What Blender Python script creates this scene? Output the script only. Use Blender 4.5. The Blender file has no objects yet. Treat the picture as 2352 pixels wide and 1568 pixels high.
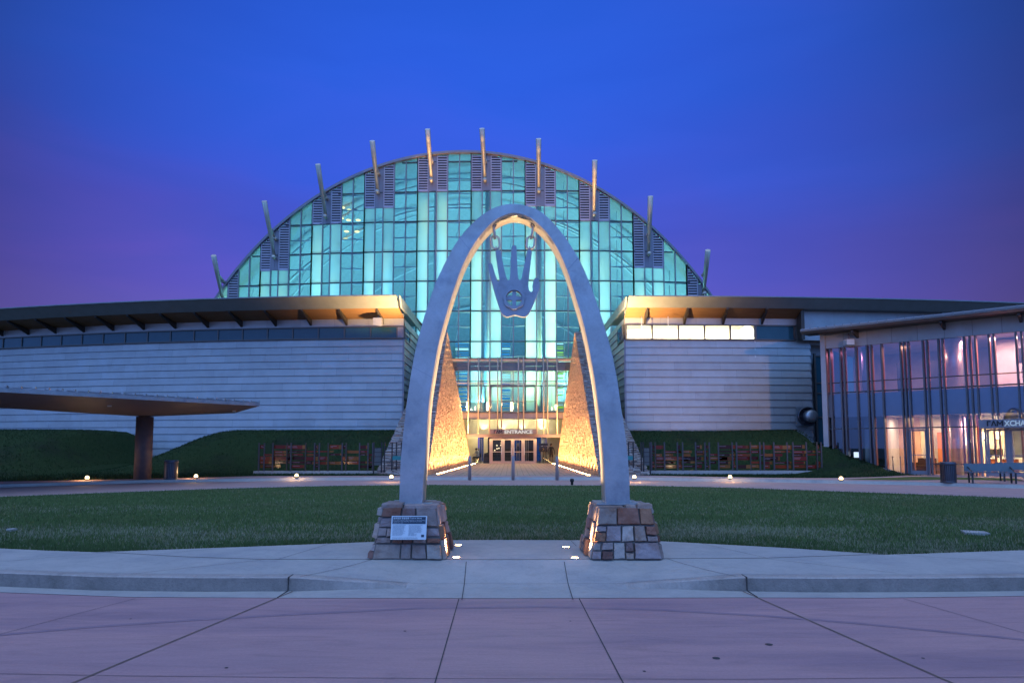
import bpy, bmesh, math, random
from mathutils import Vector, Matrix
import numpy as np
random.seed(11)
scene = bpy.context.scene
C = scene.collection
# ------------------------------------------------------------------ camera
F = 1568.0; HZ = 1024.0; TH = math.atan(0.08); H = 1.6
PPY = HZ - F*math.tan(TH)
cam_d = bpy.data.cameras.new('camera'); cam = bpy.data.objects.new('camera', cam_d); C.objects.link(cam)
cam.location = (0, 0, H); cam.rotation_euler = (math.pi/2 + TH, 0, 0)
cam_d.sensor_width = 36; cam_d.lens = 24.0; cam_d.shift_y = (PPY-784)/2352
cam_d.clip_start = 0.1; cam_d.clip_end = 2000
scene.camera = cam
CT, ST = math.cos(TH), math.sin(TH)
def ray(u, v):
    a = (u-1176)/F; b = (PPY-v)/F
    return Vector((a, CT - b*ST, ST + b*CT))
def at(u, v, Y):
    d = ray(u, v); t = Y/d.y
    return Vector((d.x*t, Y, H + d.z*t))
def gnd(u, v, z=0.0):
    d = ray(u, v); t = (z-H)/d.z
    return Vector((d.x*t, d.y*t, z))
def onplane(u, v, p, n):
    d = ray(u, v); o = Vector((0, 0, H)); t = (p-o).dot(n)/d.dot(n)
    return o + d*t
def proj(p):
    dz = p.z-H; dep = p.y*CT + dz*ST; up = -p.y*ST + dz*CT
    return 1176 + F*p.x/dep, PPY - F*up/dep
def lerp(a, b, t): return a + (b-a)*t
def smooth(t):
    t = max(0.0, min(1.0, t)); return t*t*(3-2*t)
def interp(pts, x):
    if x <= pts[0][0]: return pts[0][1]
    for (x0, y0), (x1, y1) in zip(pts, pts[1:]):
        if x <= x1: return lerp(y0, y1, (x-x0)/(x1-x0))
    return pts[-1][1]
# ------------------------------------------------------------------ world: dusk sky
w = bpy.data.worlds.new("World"); scene.world = w; w.use_nodes = True
def N(nt, t, **kw):
    n = nt.nodes.new(t)
    for k, v in kw.items(): setattr(n, k, v)
    return n
nt = w.node_tree; nt.nodes.clear(); L = nt.links.new
out = N(nt, 'ShaderNodeOutputWorld'); bg = N(nt, 'ShaderNodeBackground'); L(bg.outputs[0], out.inputs[0])
tc = N(nt, 'ShaderNodeTexCoord'); sp = N(nt, 'ShaderNodeSeparateXYZ'); L(tc.outputs['Generated'], sp.inputs[0])
def M(op, a, b=None, clamp=False, c=None, nt=nt):
    m = nt.nodes.new('ShaderNodeMath'); m.operation = op; m.use_clamp = bool(clamp)
    for i, x in enumerate((a, b, c)):
        if x is None: continue
        if isinstance(x, (int, float)): m.inputs[i].default_value = x
        else: nt.links.new(x, m.inputs[i])
    return m.outputs[0]
def ramp(nt, fac, stops, interp='LINEAR'):
    r = nt.nodes.new('ShaderNodeValToRGB'); r.color_ramp.interpolation = interp
    e = r.color_ramp.elements
    while len(e) > 1: e.remove(e[-1])
    e[0].position = stops[0][0]; e[0].color = (*stops[0][1], 1)
    for p, c in stops[1:]:
        q = e.new(p); q.color = (*c, 1)
    nt.links.new(fac, r.inputs[0]); return r.outputs[0]
def mixc(nt, fac, a, b, mode='MIX'):
    m = nt.nodes.new('ShaderNodeMix'); m.data_type = 'RGBA'; m.blend_type = mode
    for i, x in ((0, fac), (6, a), (7, b)):
        if isinstance(x, (int, float)): m.inputs[i].default_value = x
        elif isinstance(x, tuple): m.inputs[i].default_value = (*x, 1)
        else: nt.links.new(x, m.inputs[i])
    return m.outputs[2]
nz = N(nt, 'ShaderNodeTexNoise'); nz.inputs['Scale'].default_value = 1.6; nz.inputs['Detail'].default_value = 3
mp = N(nt, 'ShaderNodeMapping'); mp.inputs['Scale'].default_value = (1, 1, 3.0); L(tc.outputs['Generated'], mp.inputs[0]); L(mp.outputs[0], nz.inputs[0])
zz = M('ADD', sp.outputs[2], M('MULTIPLY', M('SUBTRACT', nz.outputs[0], 0.5), 0.29))
front = ramp(nt, zz, [(0.0, (.125, .100, .48)), (.17, (.112, .108, .55)), (.235, (.088, .092, .58)), (.31, (.055, .085, .60)),
                      (.39, (.032, .098, .70)), (.47, (.020, .105, .72)), (.57, (.015, .095, .64)), (.75, (.03, .14, .65)), (.90, (.68, 1.08, 1.95)), (1.0, (.85, 1.22, 2.15))])
# the sky is a little deeper away from the middle of the afterglow
ax = M('SUBTRACT', M('DIVIDE', sp.outputs[0], M('MAXIMUM', sp.outputs[1], 0.15)), -0.06)
vg = M('SUBTRACT', 1.0, M('MULTIPLY', M('MINIMUM', M('MULTIPLY', ax, ax), 1.0), 0.66))
hz = ramp(nt, M('MINIMUM', M('MULTIPLY', ax, ax), 1.0), [(0, (1, 1, 1)), (.25, (1.1, .92, .90)), (.6, (1.15, .82, .72)), (1, (1.0, .7, .6))])
vc = nt.nodes.new('ShaderNodeCombineColor')
for _i in range(3): L(vg, vc.inputs[_i])
front2 = mixc(nt, 1.0, mixc(nt, 1.0, front, hz, 'MULTIPLY'), vc.outputs[0], 'MULTIPLY')
nw = N(nt, 'ShaderNodeTexNoise'); nw.inputs['Scale'].default_value = 2.6; nw.inputs['Detail'].default_value = 6; nw.inputs['Distortion'].default_value = .8
mw = N(nt, 'ShaderNodeMapping'); mw.inputs['Scale'].default_value = (1, .6, 4.5); mw.inputs['Rotation'].default_value = (0, .25, 0); L(tc.outputs['Generated'], mw.inputs[0]); L(mw.outputs[0], nw.inputs[0])
wisp = ramp(nt, nw.outputs[0], [(.35, (.93, .95, .97)), (.52, (1, 1, 1)), (.72, (1.22, 1.02, 1.03))])
front2 = mixc(nt, 1.0, front2, wisp, 'MULTIPLY')
back = ramp(nt, sp.outputs[2], [(0.0, (.15, .28, .70)), (.10, (.16, .42, 1.25)), (.35, (.17, .55, 1.65)), (.6, (.30, .75, 1.8)), (.85, (.68, 1.12, 2.05)), (1, (.85, 1.22, 2.15))])
bf = M('MULTIPLY_ADD', sp.outputs[1], -2.5, True, 0.1)
col = mixc(nt, bf, front2, back)
sky = N(nt, 'ShaderNodeTexSky', sky_type='NISHITA', sun_disc=False)
sky.sun_elevation = math.radians(1.0); sky.sun_rotation = math.radians(200)
sk = mixc(nt, 1.0, sky.outputs[0], (.012, .012, .02), 'MULTIPLY')
col = mixc(nt, 1.0, col, sk, 'ADD')
L(col, bg.inputs[0]); bg.inputs[1].default_value = 1.06
# ------------------------------------------------------------------ afterglow sun
sd = bpy.data.lights.new('sun', 'SUN'); so = bpy.data.objects.new('sun', sd); C.objects.link(so)
sd.energy = 0.03; sd.angle = math.radians(60); sd.color = (1.0, .62, .55)
_d = Vector((0.62, 0.75, -0.22)).normalized(); so.rotation_euler = _d.to_track_quat('-Z', 'Y').to_euler()
scene.view_settings.view_transform = 'Standard'; scene.view_settings.look = 'None'
scene.view_settings.exposure = 0; scene.view_settings.gamma = 1; scene.view_settings.use_curve_mapping = False
scene.cycles.use_denoising = True; scene.cycles.transparent_max_bounces = 16
scene.cycles.max_bounces = 6; scene.cycles.sample_clamp_indirect = 4.0; scene.cycles.use_light_tree = True
scene.cycles.caustics_reflective = False; scene.cycles.caustics_refractive = False
# ------------------------------------------------------------------ materials
def pmat(name, c1, c2=None, scale=3.0, rough=0.6, metal=0.0, bump=0.0, bscale=20.0, attr=False, rough2=None, stretch=(1, 1, 1), detail=5, spec=0.5, c3=None, s3=0.4, coord='Object', speck=0.0, warp=0.0):
    m = bpy.data.materials.new(name); m.use_nodes = True; nt = m.node_tree
    b = nt.nodes['Principled BSDF']; L = nt.links.new
    tc = nt.nodes.new('ShaderNodeTexCoord'); mp = nt.nodes.new('ShaderNodeMapping'); mp.inputs['Scale'].default_value = stretch
    L(tc.outputs[coord], mp.inputs[0])
    n1 = nt.nodes.new('ShaderNodeTexNoise'); n1.inputs['Scale'].default_value = scale; n1.inputs['Detail'].default_value = detail; L(mp.outputs[0], n1.inputs[0])
    f = ramp(nt, n1.outputs[0], [(.32, (0, 0, 0)), (.68, (1, 1, 1))])
    c2 = c2 or tuple(x*.85 for x in c1)
    col = mixc(nt, f, c1, c2)
    if c3:
        n3 = nt.nodes.new('ShaderNodeTexNoise'); n3.inputs['Scale'].default_value = s3; n3.inputs['Detail'].default_value = 6; n3.inputs['Roughness'].default_value = .65; L(mp.outputs[0], n3.inputs[0])
        f3 = ramp(nt, n3.outputs[0], [(.50, (0, 0, 0)), (.66, (1, 1, 1))])
        col = mixc(nt, f3, col, c3)
    if speck:
        n4 = nt.nodes.new('ShaderNodeTexNoise'); n4.inputs['Scale'].default_value = 38; n4.inputs['Detail'].default_value = 8; n4.inputs['Roughness'].default_value = .8; L(tc.outputs[coord], n4.inputs[0])
        n5 = nt.nodes.new('ShaderNodeTexNoise'); n5.inputs['Scale'].default_value = 5.5; n5.inputs['Detail'].default_value = 9; n5.inputs['Roughness'].default_value = .75; n5.inputs['Distortion'].default_value = 1.2; L(mp.outputs[0], n5.inputs[0])
        g4 = ramp(nt, n4.outputs[0], [(.3, (1-speck*1.3,)*3), (.7, (1+speck*1.3,)*3)]); g5 = ramp(nt, n5.outputs[0], [(.34, (1-speck*1.8,)*3), (.5, (1, 1, 1)), (.68, (1+speck,)*3)])
        col = mixc(nt, 1.0, mixc(nt, 1.0, col, g4, 'MULTIPLY'), g5, 'MULTIPLY')
    if attr:
        a = nt.nodes.new('ShaderNodeAttribute'); a.attribute_name = 'Col'
        col = mixc(nt, 1.0, col, a.outputs[0], 'MULTIPLY')
    L(col, b.inputs['Base Color'])
    b.inputs['Roughness'].default_value = rough; b.inputs['Metallic'].default_value = metal
    b.inputs['Specular IOR Level'].default_value = spec
    if rough2 is not None:
        L(M('MULTIPLY_ADD', f, rough2-rough, None, rough, nt=nt), b.inputs['Roughness'])
    if bump > 0:
        n2 = nt.nodes.new('ShaderNodeTexNoise'); n2.inputs['Scale'].default_value = bscale; n2.inputs['Detail'].default_value = 6; L(mp.outputs[0], n2.inputs[0])
        bp = nt.nodes.new('ShaderNodeBump'); bp.inputs['Strength'].default_value = bump; bp.inputs['Distance'].default_value = .05
        L(n2.outputs[0], bp.inputs['Height']); L(bp.outputs[0], b.inputs['Normal'])
    return m
def glassmat(name, tint=(.8, .9, .92), refl=1.0, rcol=(1, 1, 1), rough=0.0, ior=1.5, dust=0.0):
    m = bpy.data.materials.new(name); m.use_nodes = True; nt = m.node_tree; nt.nodes.clear(); L = nt.links.new
    o = nt.nodes.new('ShaderNodeOutputMaterial'); t = nt.nodes.new('ShaderNodeBsdfTransparent'); g = nt.nodes.new('ShaderNodeBsdfGlossy')
    t.inputs[0].default_value = (*tint, 1); g.inputs[0].default_value = (*rcol, 1); g.inputs['Roughness'].default_value = rough
    fr = nt.nodes.new('ShaderNodeFresnel'); fr.inputs[0].default_value = ior
    x = nt.nodes.new('ShaderNodeMixShader'); L(M('MULTIPLY', fr.outputs[0], refl, True, nt=nt), x.inputs[0]); L(t.outputs[0], x.inputs[1]); L(g.outputs[0], x.inputs[2])
    s = x.outputs[0]
    if dust:
        d = nt.nodes.new('ShaderNodeBsdfDiffuse'); d.inputs[0].default_value = (.6, .6, .6, 1)
        y = nt.nodes.new('ShaderNodeMixShader'); y.inputs[0].default_value = dust; L(s, y.inputs[1]); L(d.outputs[0], y.inputs[2]); s = y.outputs[0]
    L(s, o.inputs[0]); return m
def frostmat(name, col=(.75, .85, .85), transp=.12):
    m = bpy.data.materials.new(name); m.use_nodes = True; nt = m.node_tree; nt.nodes.clear(); L = nt.links.new
    o = nt.nodes.new('ShaderNodeOutputMaterial'); t = nt.nodes.new('ShaderNodeBsdfTransparent'); t.inputs[0].default_value = (.8, .9, .9, 1)
    tr = nt.nodes.new('ShaderNodeBsdfTranslucent'); tr.inputs[0].default_value = (*col, 1)
    g = nt.nodes.new('ShaderNodeBsdfGlossy'); g.inputs['Roughness'].default_value = .1
    a = nt.nodes.new('ShaderNodeMixShader'); a.inputs[0].default_value = transp; L(tr.outputs[0], a.inputs[1]); L(t.outputs[0], a.inputs[2])
    b = nt.nodes.new('ShaderNodeMixShader'); b.inputs[0].default_value = .05; L(a.outputs[0], b.inputs[1]); L(g.outputs[0], b.inputs[2])
    L(b.outputs[0], o.inputs[0]); return m
def emat(name, col, s):
    m = bpy.data.materials.new(name); m.use_nodes = True; nt = m.node_tree; nt.nodes.clear()
    o = nt.nodes.new('ShaderNodeOutputMaterial'); e = nt.nodes.new('ShaderNodeEmission'); e.inputs[0].default_value = (*col, 1); e.inputs[1].default_value = s
    nt.links.new(e.outputs[0], o.inputs[0]); return m
# ------------------------------------------------------------------ mesh builder
ORG = {}
class MB:
    def __init__(s): s.v = []; s.f = []; s.c = []; s.mi = []; s.col = (1, 1, 1); s.m = 0; s.sm = []; s.smooth = False
    def face(s, idx): s.f.append(tuple(idx)); s.c.append(s.col); s.mi.append(s.m); s.sm.append(s.smooth)
    def poly(s, pts):
        b = len(s.v); s.v += [tuple(p) for p in pts]; s.face(range(b, b+len(pts)))
    def hexa(s, p):   # 8 pts: bottom 4 ccw, top 4 ccw
        b = len(s.v); s.v += [tuple(q) for q in p]
        for f in ((3, 2, 1, 0), (4, 5, 6, 7), (0, 1, 5, 4), (1, 2, 6, 5), (2, 3, 7, 6), (3, 0, 4, 7)): s.face([b+i for i in f])
    def box(s, x0, x1, y0, y1, z0, z1):
        s.hexa([(x0, y0, z0), (x1, y0, z0), (x1, y1, z0), (x0, y1, z0), (x0, y0, z1), (x1, y0, z1), (x1, y1, z1), (x0, y1, z1)])
    def obox(s, o, ax, ay, az):   # origin corner + three edge vectors
        o, ax, ay, az = map(Vector, (o, ax, ay, az))
        s.hexa([o, o+ax, o+ax+ay, o+ay, o+az, o+ax+az, o+ax+ay+az, o+ay+az])
    def beam(s, p0, p1, w, h, up=(0, 0, 1), w1=None, h1=None):
        p0, p1 = Vector(p0), Vector(p1); d = (p1-p0).normalized(); u = Vector(up)
        if abs(d.dot(u)) > .95: u = Vector((0, 1, 0))
        r = d.cross(u).normalized(); u = r.cross(d).normalized()
        w1 = w if w1 is None else w1; h1 = h if h1 is None else h1
        q = []
        for p, a, b in ((p0, w, h), (p1, w1, h1)):
            q.append([p - r*a/2 - u*b/2, p + r*a/2 - u*b/2, p + r*a/2 + u*b/2, p - r*a/2 + u*b/2])
        s.hexa([q[0][0], q[0][1], q[1][1], q[1][0], q[0][3], q[0][2], q[1][2], q[1][3]])
    def tube(s, p0, p1, r0, r1=None, n=10, cap=True):
        r1 = r0 if r1 is None else r1
        s.sweep([p0, p1], [r0, r1], n, cap)
    def sweep(s, pts, rad, n=8, cap=True, closed=False):
        pts = [Vector(p) for p in pts]
        if isinstance(rad, (int, float)): rad = [rad]*len(pts)
        b = len(s.v); m = len(pts); prev = None
        for i, p in enumerate(pts):
            a = pts[(i-1) % m] if (closed or i > 0) else pts[0]; c = pts[(i+1) % m] if (closed or i < m-1) else pts[-1]
            d = (c-a).normalized()
            if prev is None:
                r = d.cross(Vector((0, 0, 1)))
                if r.length < .05: r = d.cross(Vector((0, 1, 0)))
                r.normalize()
            else:
                r = (prev - d*prev.dot(d)).normalized()
            prev = r; u = r.cross(d)
            for k in range(n):
                t = 2*math.pi*k/n; q = p + (r*math.cos(t) + u*math.sin(t))*rad[i]; s.v.append(tuple(q))
        o = s.smooth; s.smooth = True
        for i in range(m if closed else m-1):
            j = (i+1) % m
            for k in range(n): s.face([b+i*n+k, b+i*n+(k+1) % n, b+j*n+(k+1) % n, b+j*n+k])
        s.smooth = o
        if cap and not closed:
            s.face([b+k for k in range(n)][::-1]); s.face([b+(m-1)*n+k for k in range(n)])
    def lathe(s, prof, c, n=20, ax='z'):
        b = len(s.v); c = Vector(c)
        for r, h in prof:
            for k in range(n):
                t = 2*math.pi*k/n
                q = Vector((r*math.cos(t), r*math.sin(t), h)) if ax == 'z' else Vector((r*math.cos(t), -h, r*math.sin(t)))
                s.v.append(tuple(c+q))
        o = s.smooth; s.smooth = True
        for i in range(len(prof)-1):
            for k in range(n): s.face([b+i*n+k, b+i*n+(k+1) % n, b+(i+1)*n+(k+1) % n, b+(i+1)*n+k])
        s.smooth = o
        if prof[-1][0] > 1e-4: s.face([b+(len(prof)-1)*n+k for k in range(n)])
        if prof[0][0] > 1e-4: s.face([b+k for k in range(n)][::-1])
    def prism(s, pts, off):   # planar polygon extruded by off
        off = Vector(off); n = len(pts); b = len(s.v)
        s.v += [tuple(p) for p in pts] + [tuple(Vector(p)+off) for p in pts]
        s.face(list(range(b, b+n))); s.face([b+n+i for i in range(n)][::-1])
        for i in range(n): s.face([b+i, b+n+i, b+n+(i+1) % n, b+(i+1) % n])
    def build(s, name, mat, parent=None, label=None, cat=None, group=None, kind=None, origin=None, clean=False):
        me = bpy.data.meshes.new(name)
        if parent is not None: o0 = ORG[parent.name]
        elif origin is not None: o0 = Vector(origin)
        elif kind == 'structure' or not s.v: o0 = Vector((0, 0, 0))
        else:
            a = np.array(s.v); o0 = Vector(((a[:, 0].min()+a[:, 0].max())/2, (a[:, 1].min()+a[:, 1].max())/2, a[:, 2].min()))
        me.from_pydata([tuple(Vector(p)-o0) for p in s.v], [], s.f)
        ms = mat if isinstance(mat, (list, tuple)) else [mat]
        for m_ in ms: me.materials.append(m_)
        me.polygons.foreach_set('material_index', s.mi); me.polygons.foreach_set('use_smooth', s.sm)
        ca = me.color_attributes.new('Col', 'FLOAT_COLOR', 'CORNER')
        tot = np.array([len(f) for f in s.f]); cc = np.repeat(np.c_[np.array(s.c, dtype=np.float32), np.ones(len(s.c), dtype=np.float32)], tot, axis=0)
        ca.data.foreach_set('color', cc.ravel()); me.update()
        if clean:
            bm = bmesh.new(); bm.from_mesh(me); bmesh.ops.remove_doubles(bm, verts=bm.verts, dist=1e-5)
            bmesh.ops.recalc_face_normals(bm, faces=bm.faces); bm.to_mesh(me); bm.free()
        o = bpy.data.objects.new(name, me); C.objects.link(o); ORG[o.name] = o0
        if parent is not None: o.parent = parent
        else: o.location = o0
        return tag(o, label, cat, group, kind)
def tag(o, label=None, cat=None, group=None, kind=None):
    if label: o['label'] = label
    if cat: o['category'] = cat
    if group: o['group'] = group
    if kind: o['kind'] = kind
    return o
def root(name, label, cat, loc=(0, 0, 0), group=None, rz=0):
    o = bpy.data.objects.new(name, None); C.objects.link(o); o.location = loc; o.rotation_euler = (0, 0, rz); o.empty_display_size = .2
    ORG[o.name] = Vector(loc); return tag(o, label, cat, group)
def local(o): ORG[o.name] = Vector((0, 0, 0))   # parts given in local coordinates
def dup(r, loc, rz=0, label=None):
    def cp(o, par):
        c = o.copy(); C.objects.link(c); c.parent = par
        for ch in [x for x in KIDS.get(o.name, [])]: cp(ch, c)
        return c
    build_kids()
    c = cp(r, None); c.location = loc; c.rotation_euler = (0, 0, rz)
    if label: c['label'] = label
    return c
KIDS = {}
def build_kids():
    KIDS.clear()
    for o in C.objects:
        if o.parent: KIDS.setdefault(o.parent.name, []).append(o)
def lamp(name, typ, loc, energy, color, direction=None, **kw):
    d = bpy.data.lights.new(name, typ); o = bpy.data.objects.new(name, d); C.objects.link(o); o.location = loc
    d.energy = energy; d.color = color
    for k, v in kw.items(): setattr(d, k, v)
    if direction is not None: o.rotation_euler = Vector(direction).normalized().to_track_quat('-Z', 'Y').to_euler()
    return o
def text_into(mb, s, size, origin, right, up, depth=0.01, align='LEFT', width=None, bold=0.0):
    cu = bpy.data.curves.new('t', 'FONT'); cu.body = s; cu.size = 1.0; cu.extrude = 0.5; cu.align_x = align; cu.offset = bold
    cu.resolution_u = 3
    o = bpy.data.objects.new('t', cu); C.objects.link(o); bpy.context.view_layer.update()
    me = bpy.data.meshes.new_from_object(o.evaluated_get(bpy.context.evaluated_depsgraph_get()))
    vs = [v.co.copy() for v in me.vertices]; fs = [tuple(p.vertices) for p in me.polygons]
    bpy.data.objects.remove(o); bpy.data.curves.remove(cu); bpy.data.meshes.remove(me)
    if not vs: return
    right, up = Vector(right).normalized(), Vector(up).normalized(); nrm = right.cross(up); origin = Vector(origin)
    sx = size
    if width:
        x0 = min(v.x for v in vs); x1 = max(v.x for v in vs); sx = width/(x1-x0)
        for v in vs: v.x -= x0
    b = len(mb.v); mb.v += [tuple(origin + right*(v.x*sx) + up*(v.y*size) + nrm*((v.z+.5)*depth)) for v in vs]
    for f in fs: mb.face([b+i for i in f])
# ------------------------------------------------------------------ material set
m_street = pmat('red_concrete', (.50, .27, .25), (.43, .24, .23), 1.3, .75, bump=.12, bscale=60, c3=(.29, .17, .19), s3=.55, stretch=(.16, 1, 1), detail=8, rough2=.6, speck=.09)
m_conc = pmat('pale_concrete', (.47, .42, .37), (.41, .37, .33), 2.0, .8, bump=.15, bscale=80, c3=(.36, .33, .31), s3=.7, detail=8, speck=.06)
m_kerb = pmat('kerb_concrete', (.275, .225, .195), (.23, .19, .165), 3.0, .85, bump=.3, bscale=50, c3=(.20, .165, .14), s3=1.2, detail=8, speck=.10, attr=True)
m_walk = pmat('walk_concrete', (.44, .27, .25), (.38, .24, .22), 1.0, .8, bump=.1, bscale=40, speck=.08)
m_joint = pmat('joint_filler', (.07, .06, .055), None, 5, .9)
m_caulk = pmat('caulk', (.24, .15, .11), (.15, .10, .08), 6, .9)
m_grass = pmat('grass', (.07, .115, .030), (.09, .13, .036), 6, .95, bump=.6, bscale=35, c3=(.12, .12, .055), s3=.25, detail=8, stretch=(.5, 1, 1), spec=.15)
m_blade = pmat('grass_blades', (1, 1, 1), None, 1, .9, attr=True, spec=.12)
m_soil = pmat('soil', (.05, .06, .03), (.08, .07, .04), 2, .95)
m_zinc = pmat('zinc_cladding', (.435, .41, .39), (.38, .355, .345), 1.2, .48, .35, bump=.10, bscale=1.6, attr=True, c3=(.43, .42, .42), s3=.9)
m_fascia = pmat('dark_fascia_zinc', (.28, .27, .25), (.25, .24, .22), 2, .5, .3)
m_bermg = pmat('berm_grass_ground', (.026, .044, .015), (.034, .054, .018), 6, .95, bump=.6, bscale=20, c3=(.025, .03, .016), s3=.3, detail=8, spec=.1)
m_zincr = pmat('zinc_roof', (.25, .26, .27), (.21, .22, .23), 2, .45, .4)
m_wood = pmat('cedar_soffit', (.30, .15, .06), (.22, .10, .04), 3, .6, stretch=(.3, 6, 6), bump=.1)
m_brk = pmat('bronze_bracket', (.07, .055, .045), None, 3, .5, .3)
m_frame = pmat('bronze_frame', (.12, .11, .10), None, 3, .4, .5)
m_steel = pmat('brushed_steel', (.45, .45, .45), (.37, .37, .375), 3, .38, .72, bump=.05, bscale=14, c3=(.30, .31, .33), s3=2.2, rough2=.52, speck=.05, detail=8)
m_shiny = pmat('polished_steel', (.62, .60, .56), None, 5, .38, .55)
m_handst = pmat('dark_steel', (.33, .345, .38), (.28, .30, .33), 5, .45, .6, c3=(.19, .2, .23), s3=2.0)
m_stone = pmat('rubble_stone', (1, 1, 1), (.82, .78, .76), 9, .85, bump=.55, bscale=14, attr=True, c3=(.72, .55, .45), s3=3.0, detail=8)
m_shard = pmat('stacked_sandstone', (1, 1, 1), (.7, .62, .56), 14, .8, bump=.12, bscale=22, attr=True)
m_mortar = pmat('mortar', (.17, .15, .135), None, 9, .95)
m_white = pmat('white_paint', (.75, .76, .76), None, 3, .4)
m_tube = pmat('white_truss_paint', (.7, .74, .75), None, 3, .4)
m_alu = pmat('grey_aluminium', (.27, .255, .28), (.24, .225, .25), 3, .5, .3)
m_aludk = pmat('dark_aluminium', (.08, .08, .09), None, 3, .5, .3)
m_mast = pmat('mast_steel', (.62, .57, .46), None, 3, .45, .4)
m_bronze = pmat('champagne_aluminium', (.54, .43, .34), (.50, .39, .30), 3, .45, .2)
m_paver = bpy.data.materials.new('pavers')
m_black = pmat('black_metal', (.03, .03, .033), None, 3, .45, .4)
m_blackgloss = pmat('black_plastic', (.02, .02, .02), None, 3, .3)
m_bin = pmat('bin_metal', (.10, .10, .12), None, 3, .35, .7)
m_teal = pmat('teal_panel', (.02, .22, .22), None, 3, .4)
m_clear = glassmat('clear_glass', (.66, .82, .83), 1.3, (.7, .85, 1))
m_dark = glassmat('tinted_glass', (.10, .16, .20), 2.2, (.55, .8, 1))
m_shop = glassmat('shop_glass', (.80, .83, .90), 4.0, (.55, .75, 1))
m_lobby = glassmat('lobby_glass', (.86, .90, .88), 1.0)
m_frost = frostmat('frosted_glass')
m_cream = pmat('cream_plaster', (.72, .66, .50), None, 2, .8)
m_ply = pmat('interior_white', (.68, .67, .64), None, 2, .8)
m_floor = pmat('interior_floor', (.30, .27, .24), None, 2, .35)
m_lampw = emat('lamp_warm', (1.0, .72, .38), 14)
m_lens = emat('lens_warm', (1.0, .62, .26), 60)
m_skin = pmat('skin', (.50, .30, .22), None, 5, .6)
m_hair = pmat('dark_hair', (.04, .025, .02), None, 5, .6)
# interlocking pavers
m_paver.use_nodes = True; nt = m_paver.node_tree; b = nt.nodes['Principled BSDF']
tc = nt.nodes.new('ShaderNodeTexCoord'); br = nt.nodes.new('ShaderNodeTexBrick'); nt.links.new(tc.outputs['Object'], br.inputs[0])
br.inputs['Color1'].default_value = (.33, .24, .20, 1); br.inputs['Color2'].default_value = (.22, .17, .15, 1); br.inputs['Mortar'].default_value = (.07, .06, .055, 1)
br.inputs['Scale'].default_value = 1; br.inputs['Brick Width'].default_value = .6; br.inputs['Row Height'].default_value = .4; br.inputs['Mortar Size'].default_value = .03
nt.links.new(br.outputs[0], b.inputs['Base Color']); b.inputs['Roughness'].default_value = .6
bp = nt.nodes.new('ShaderNodeBump'); bp.inputs['Strength'].default_value = .5; bp.invert = True; nt.links.new(br.outputs[1], bp.inputs['Height']); nt.links.new(bp.outputs[0], b.inputs['Normal'])
# ------------------------------------------------------------------ ground
SW = .15       # sidewalk height above the street
mb = MB(); mb.poly([(-400, -300, -.10), (400, -300, -.10), (400, 600, -.10), (-400, 600, -.10)]); mb.build('ground', m_soil, kind='structure')
def edge(pts, z): return [(gnd(u, v, z).x, gnd(u, v, z).y) for u, v in pts]
def ext(e, far=60):   # continue an edge level beyond the frame
    (x0, y0), (x1, y1) = e[0], e[-1]
    return [(x0-far, y0+(0)), *e, (x1+far, y1)]
kerb_b = [(-20, 7.85), (-12, 7.80)] + edge([(0, 1345), (220, 1354), (440, 1357), (672, 1357), (900, 1350.5), (1176, 1349), (1480, 1350.5), (1705, 1357), (1900, 1358.5), (2150, 1357.5), (2352, 1355)], 0) + [(12, 7.7), (20, 7.9)]
gut = [(-20, 7.35), (-12, 7.33)] + edge([(0, 1360), (300, 1371), (672, 1373), (1176, 1374), (1705, 1372), (2000, 1373), (2352, 1368.5)], 0) + [(12, 7.40), (20, 7.6)]
KB = lambda x: interp(kerb_b, x)
GT = lambda x: interp(gut, x)
XS = [x/2 for x in range(-36, -14)] + [x*.1-7.0 for x in range(0, 141)] + [x/2 for x in range(15, 37)]
def strip(mb, xs, fa, fb, za, zb, nseg=1, colf=None):
    for x0, x1 in zip(xs, xs[1:]):
        if colf: mb.col = colf((x0+x1)/2)
        for k in range(nseg):
            a, c = k/nseg, (k+1)/nseg
            p = []
            for x, t in ((x0, a), (x1, a), (x1, c), (x0, c)):
                y = lerp(fa(x), fb(x), t); p.append((x, y, lerp(za(x), zb(x), t)))
            mb.poly(p)
mb = MB(); strip(mb, XS, lambda x: -25.0, GT, lambda x: 0, lambda x: 0); mb.build('street', m_street, kind='structure')
# gutter apron and kerb; the kerb dips to a flush ramp in front of the arch
xl, xr = gnd(672, 1357).x, gnd(1705, 1357).x
xl2, xr2 = gnd(960, 1349).x, gnd(1420, 1349).x
def KH(x):
    if x <= xl or x >= xr: return SW
    if x < xl2: return lerp(SW, .012, (x-xl)/(xl2-xl))
    if x > xr2: return lerp(.012, SW, (x-xr2)/(xr-xr2))
    return .012
mb = MB(); strip(mb, XS, GT, KB, lambda x: .004, lambda x: -.004 if abs(x) > 3 else .0); mb.build('gutter', m_conc, kind='structure')
mb = MB(); KT = lambda x: KB(x) + .03 + (.10*(1-KH(x)/SW)); KW = lambda x: KB(x) + .17
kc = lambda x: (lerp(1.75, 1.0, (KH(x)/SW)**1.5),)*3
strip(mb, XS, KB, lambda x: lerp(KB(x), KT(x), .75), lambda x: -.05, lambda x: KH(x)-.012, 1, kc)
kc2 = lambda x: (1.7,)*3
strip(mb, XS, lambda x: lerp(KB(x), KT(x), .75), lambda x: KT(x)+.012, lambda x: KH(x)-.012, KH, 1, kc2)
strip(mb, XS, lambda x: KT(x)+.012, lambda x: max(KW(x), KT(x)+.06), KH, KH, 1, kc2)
mb.build('kerb', m_kerb, kind='structure')
XC_ = [x for x in XS if xl2-.15 < x < xr2+.15]
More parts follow.
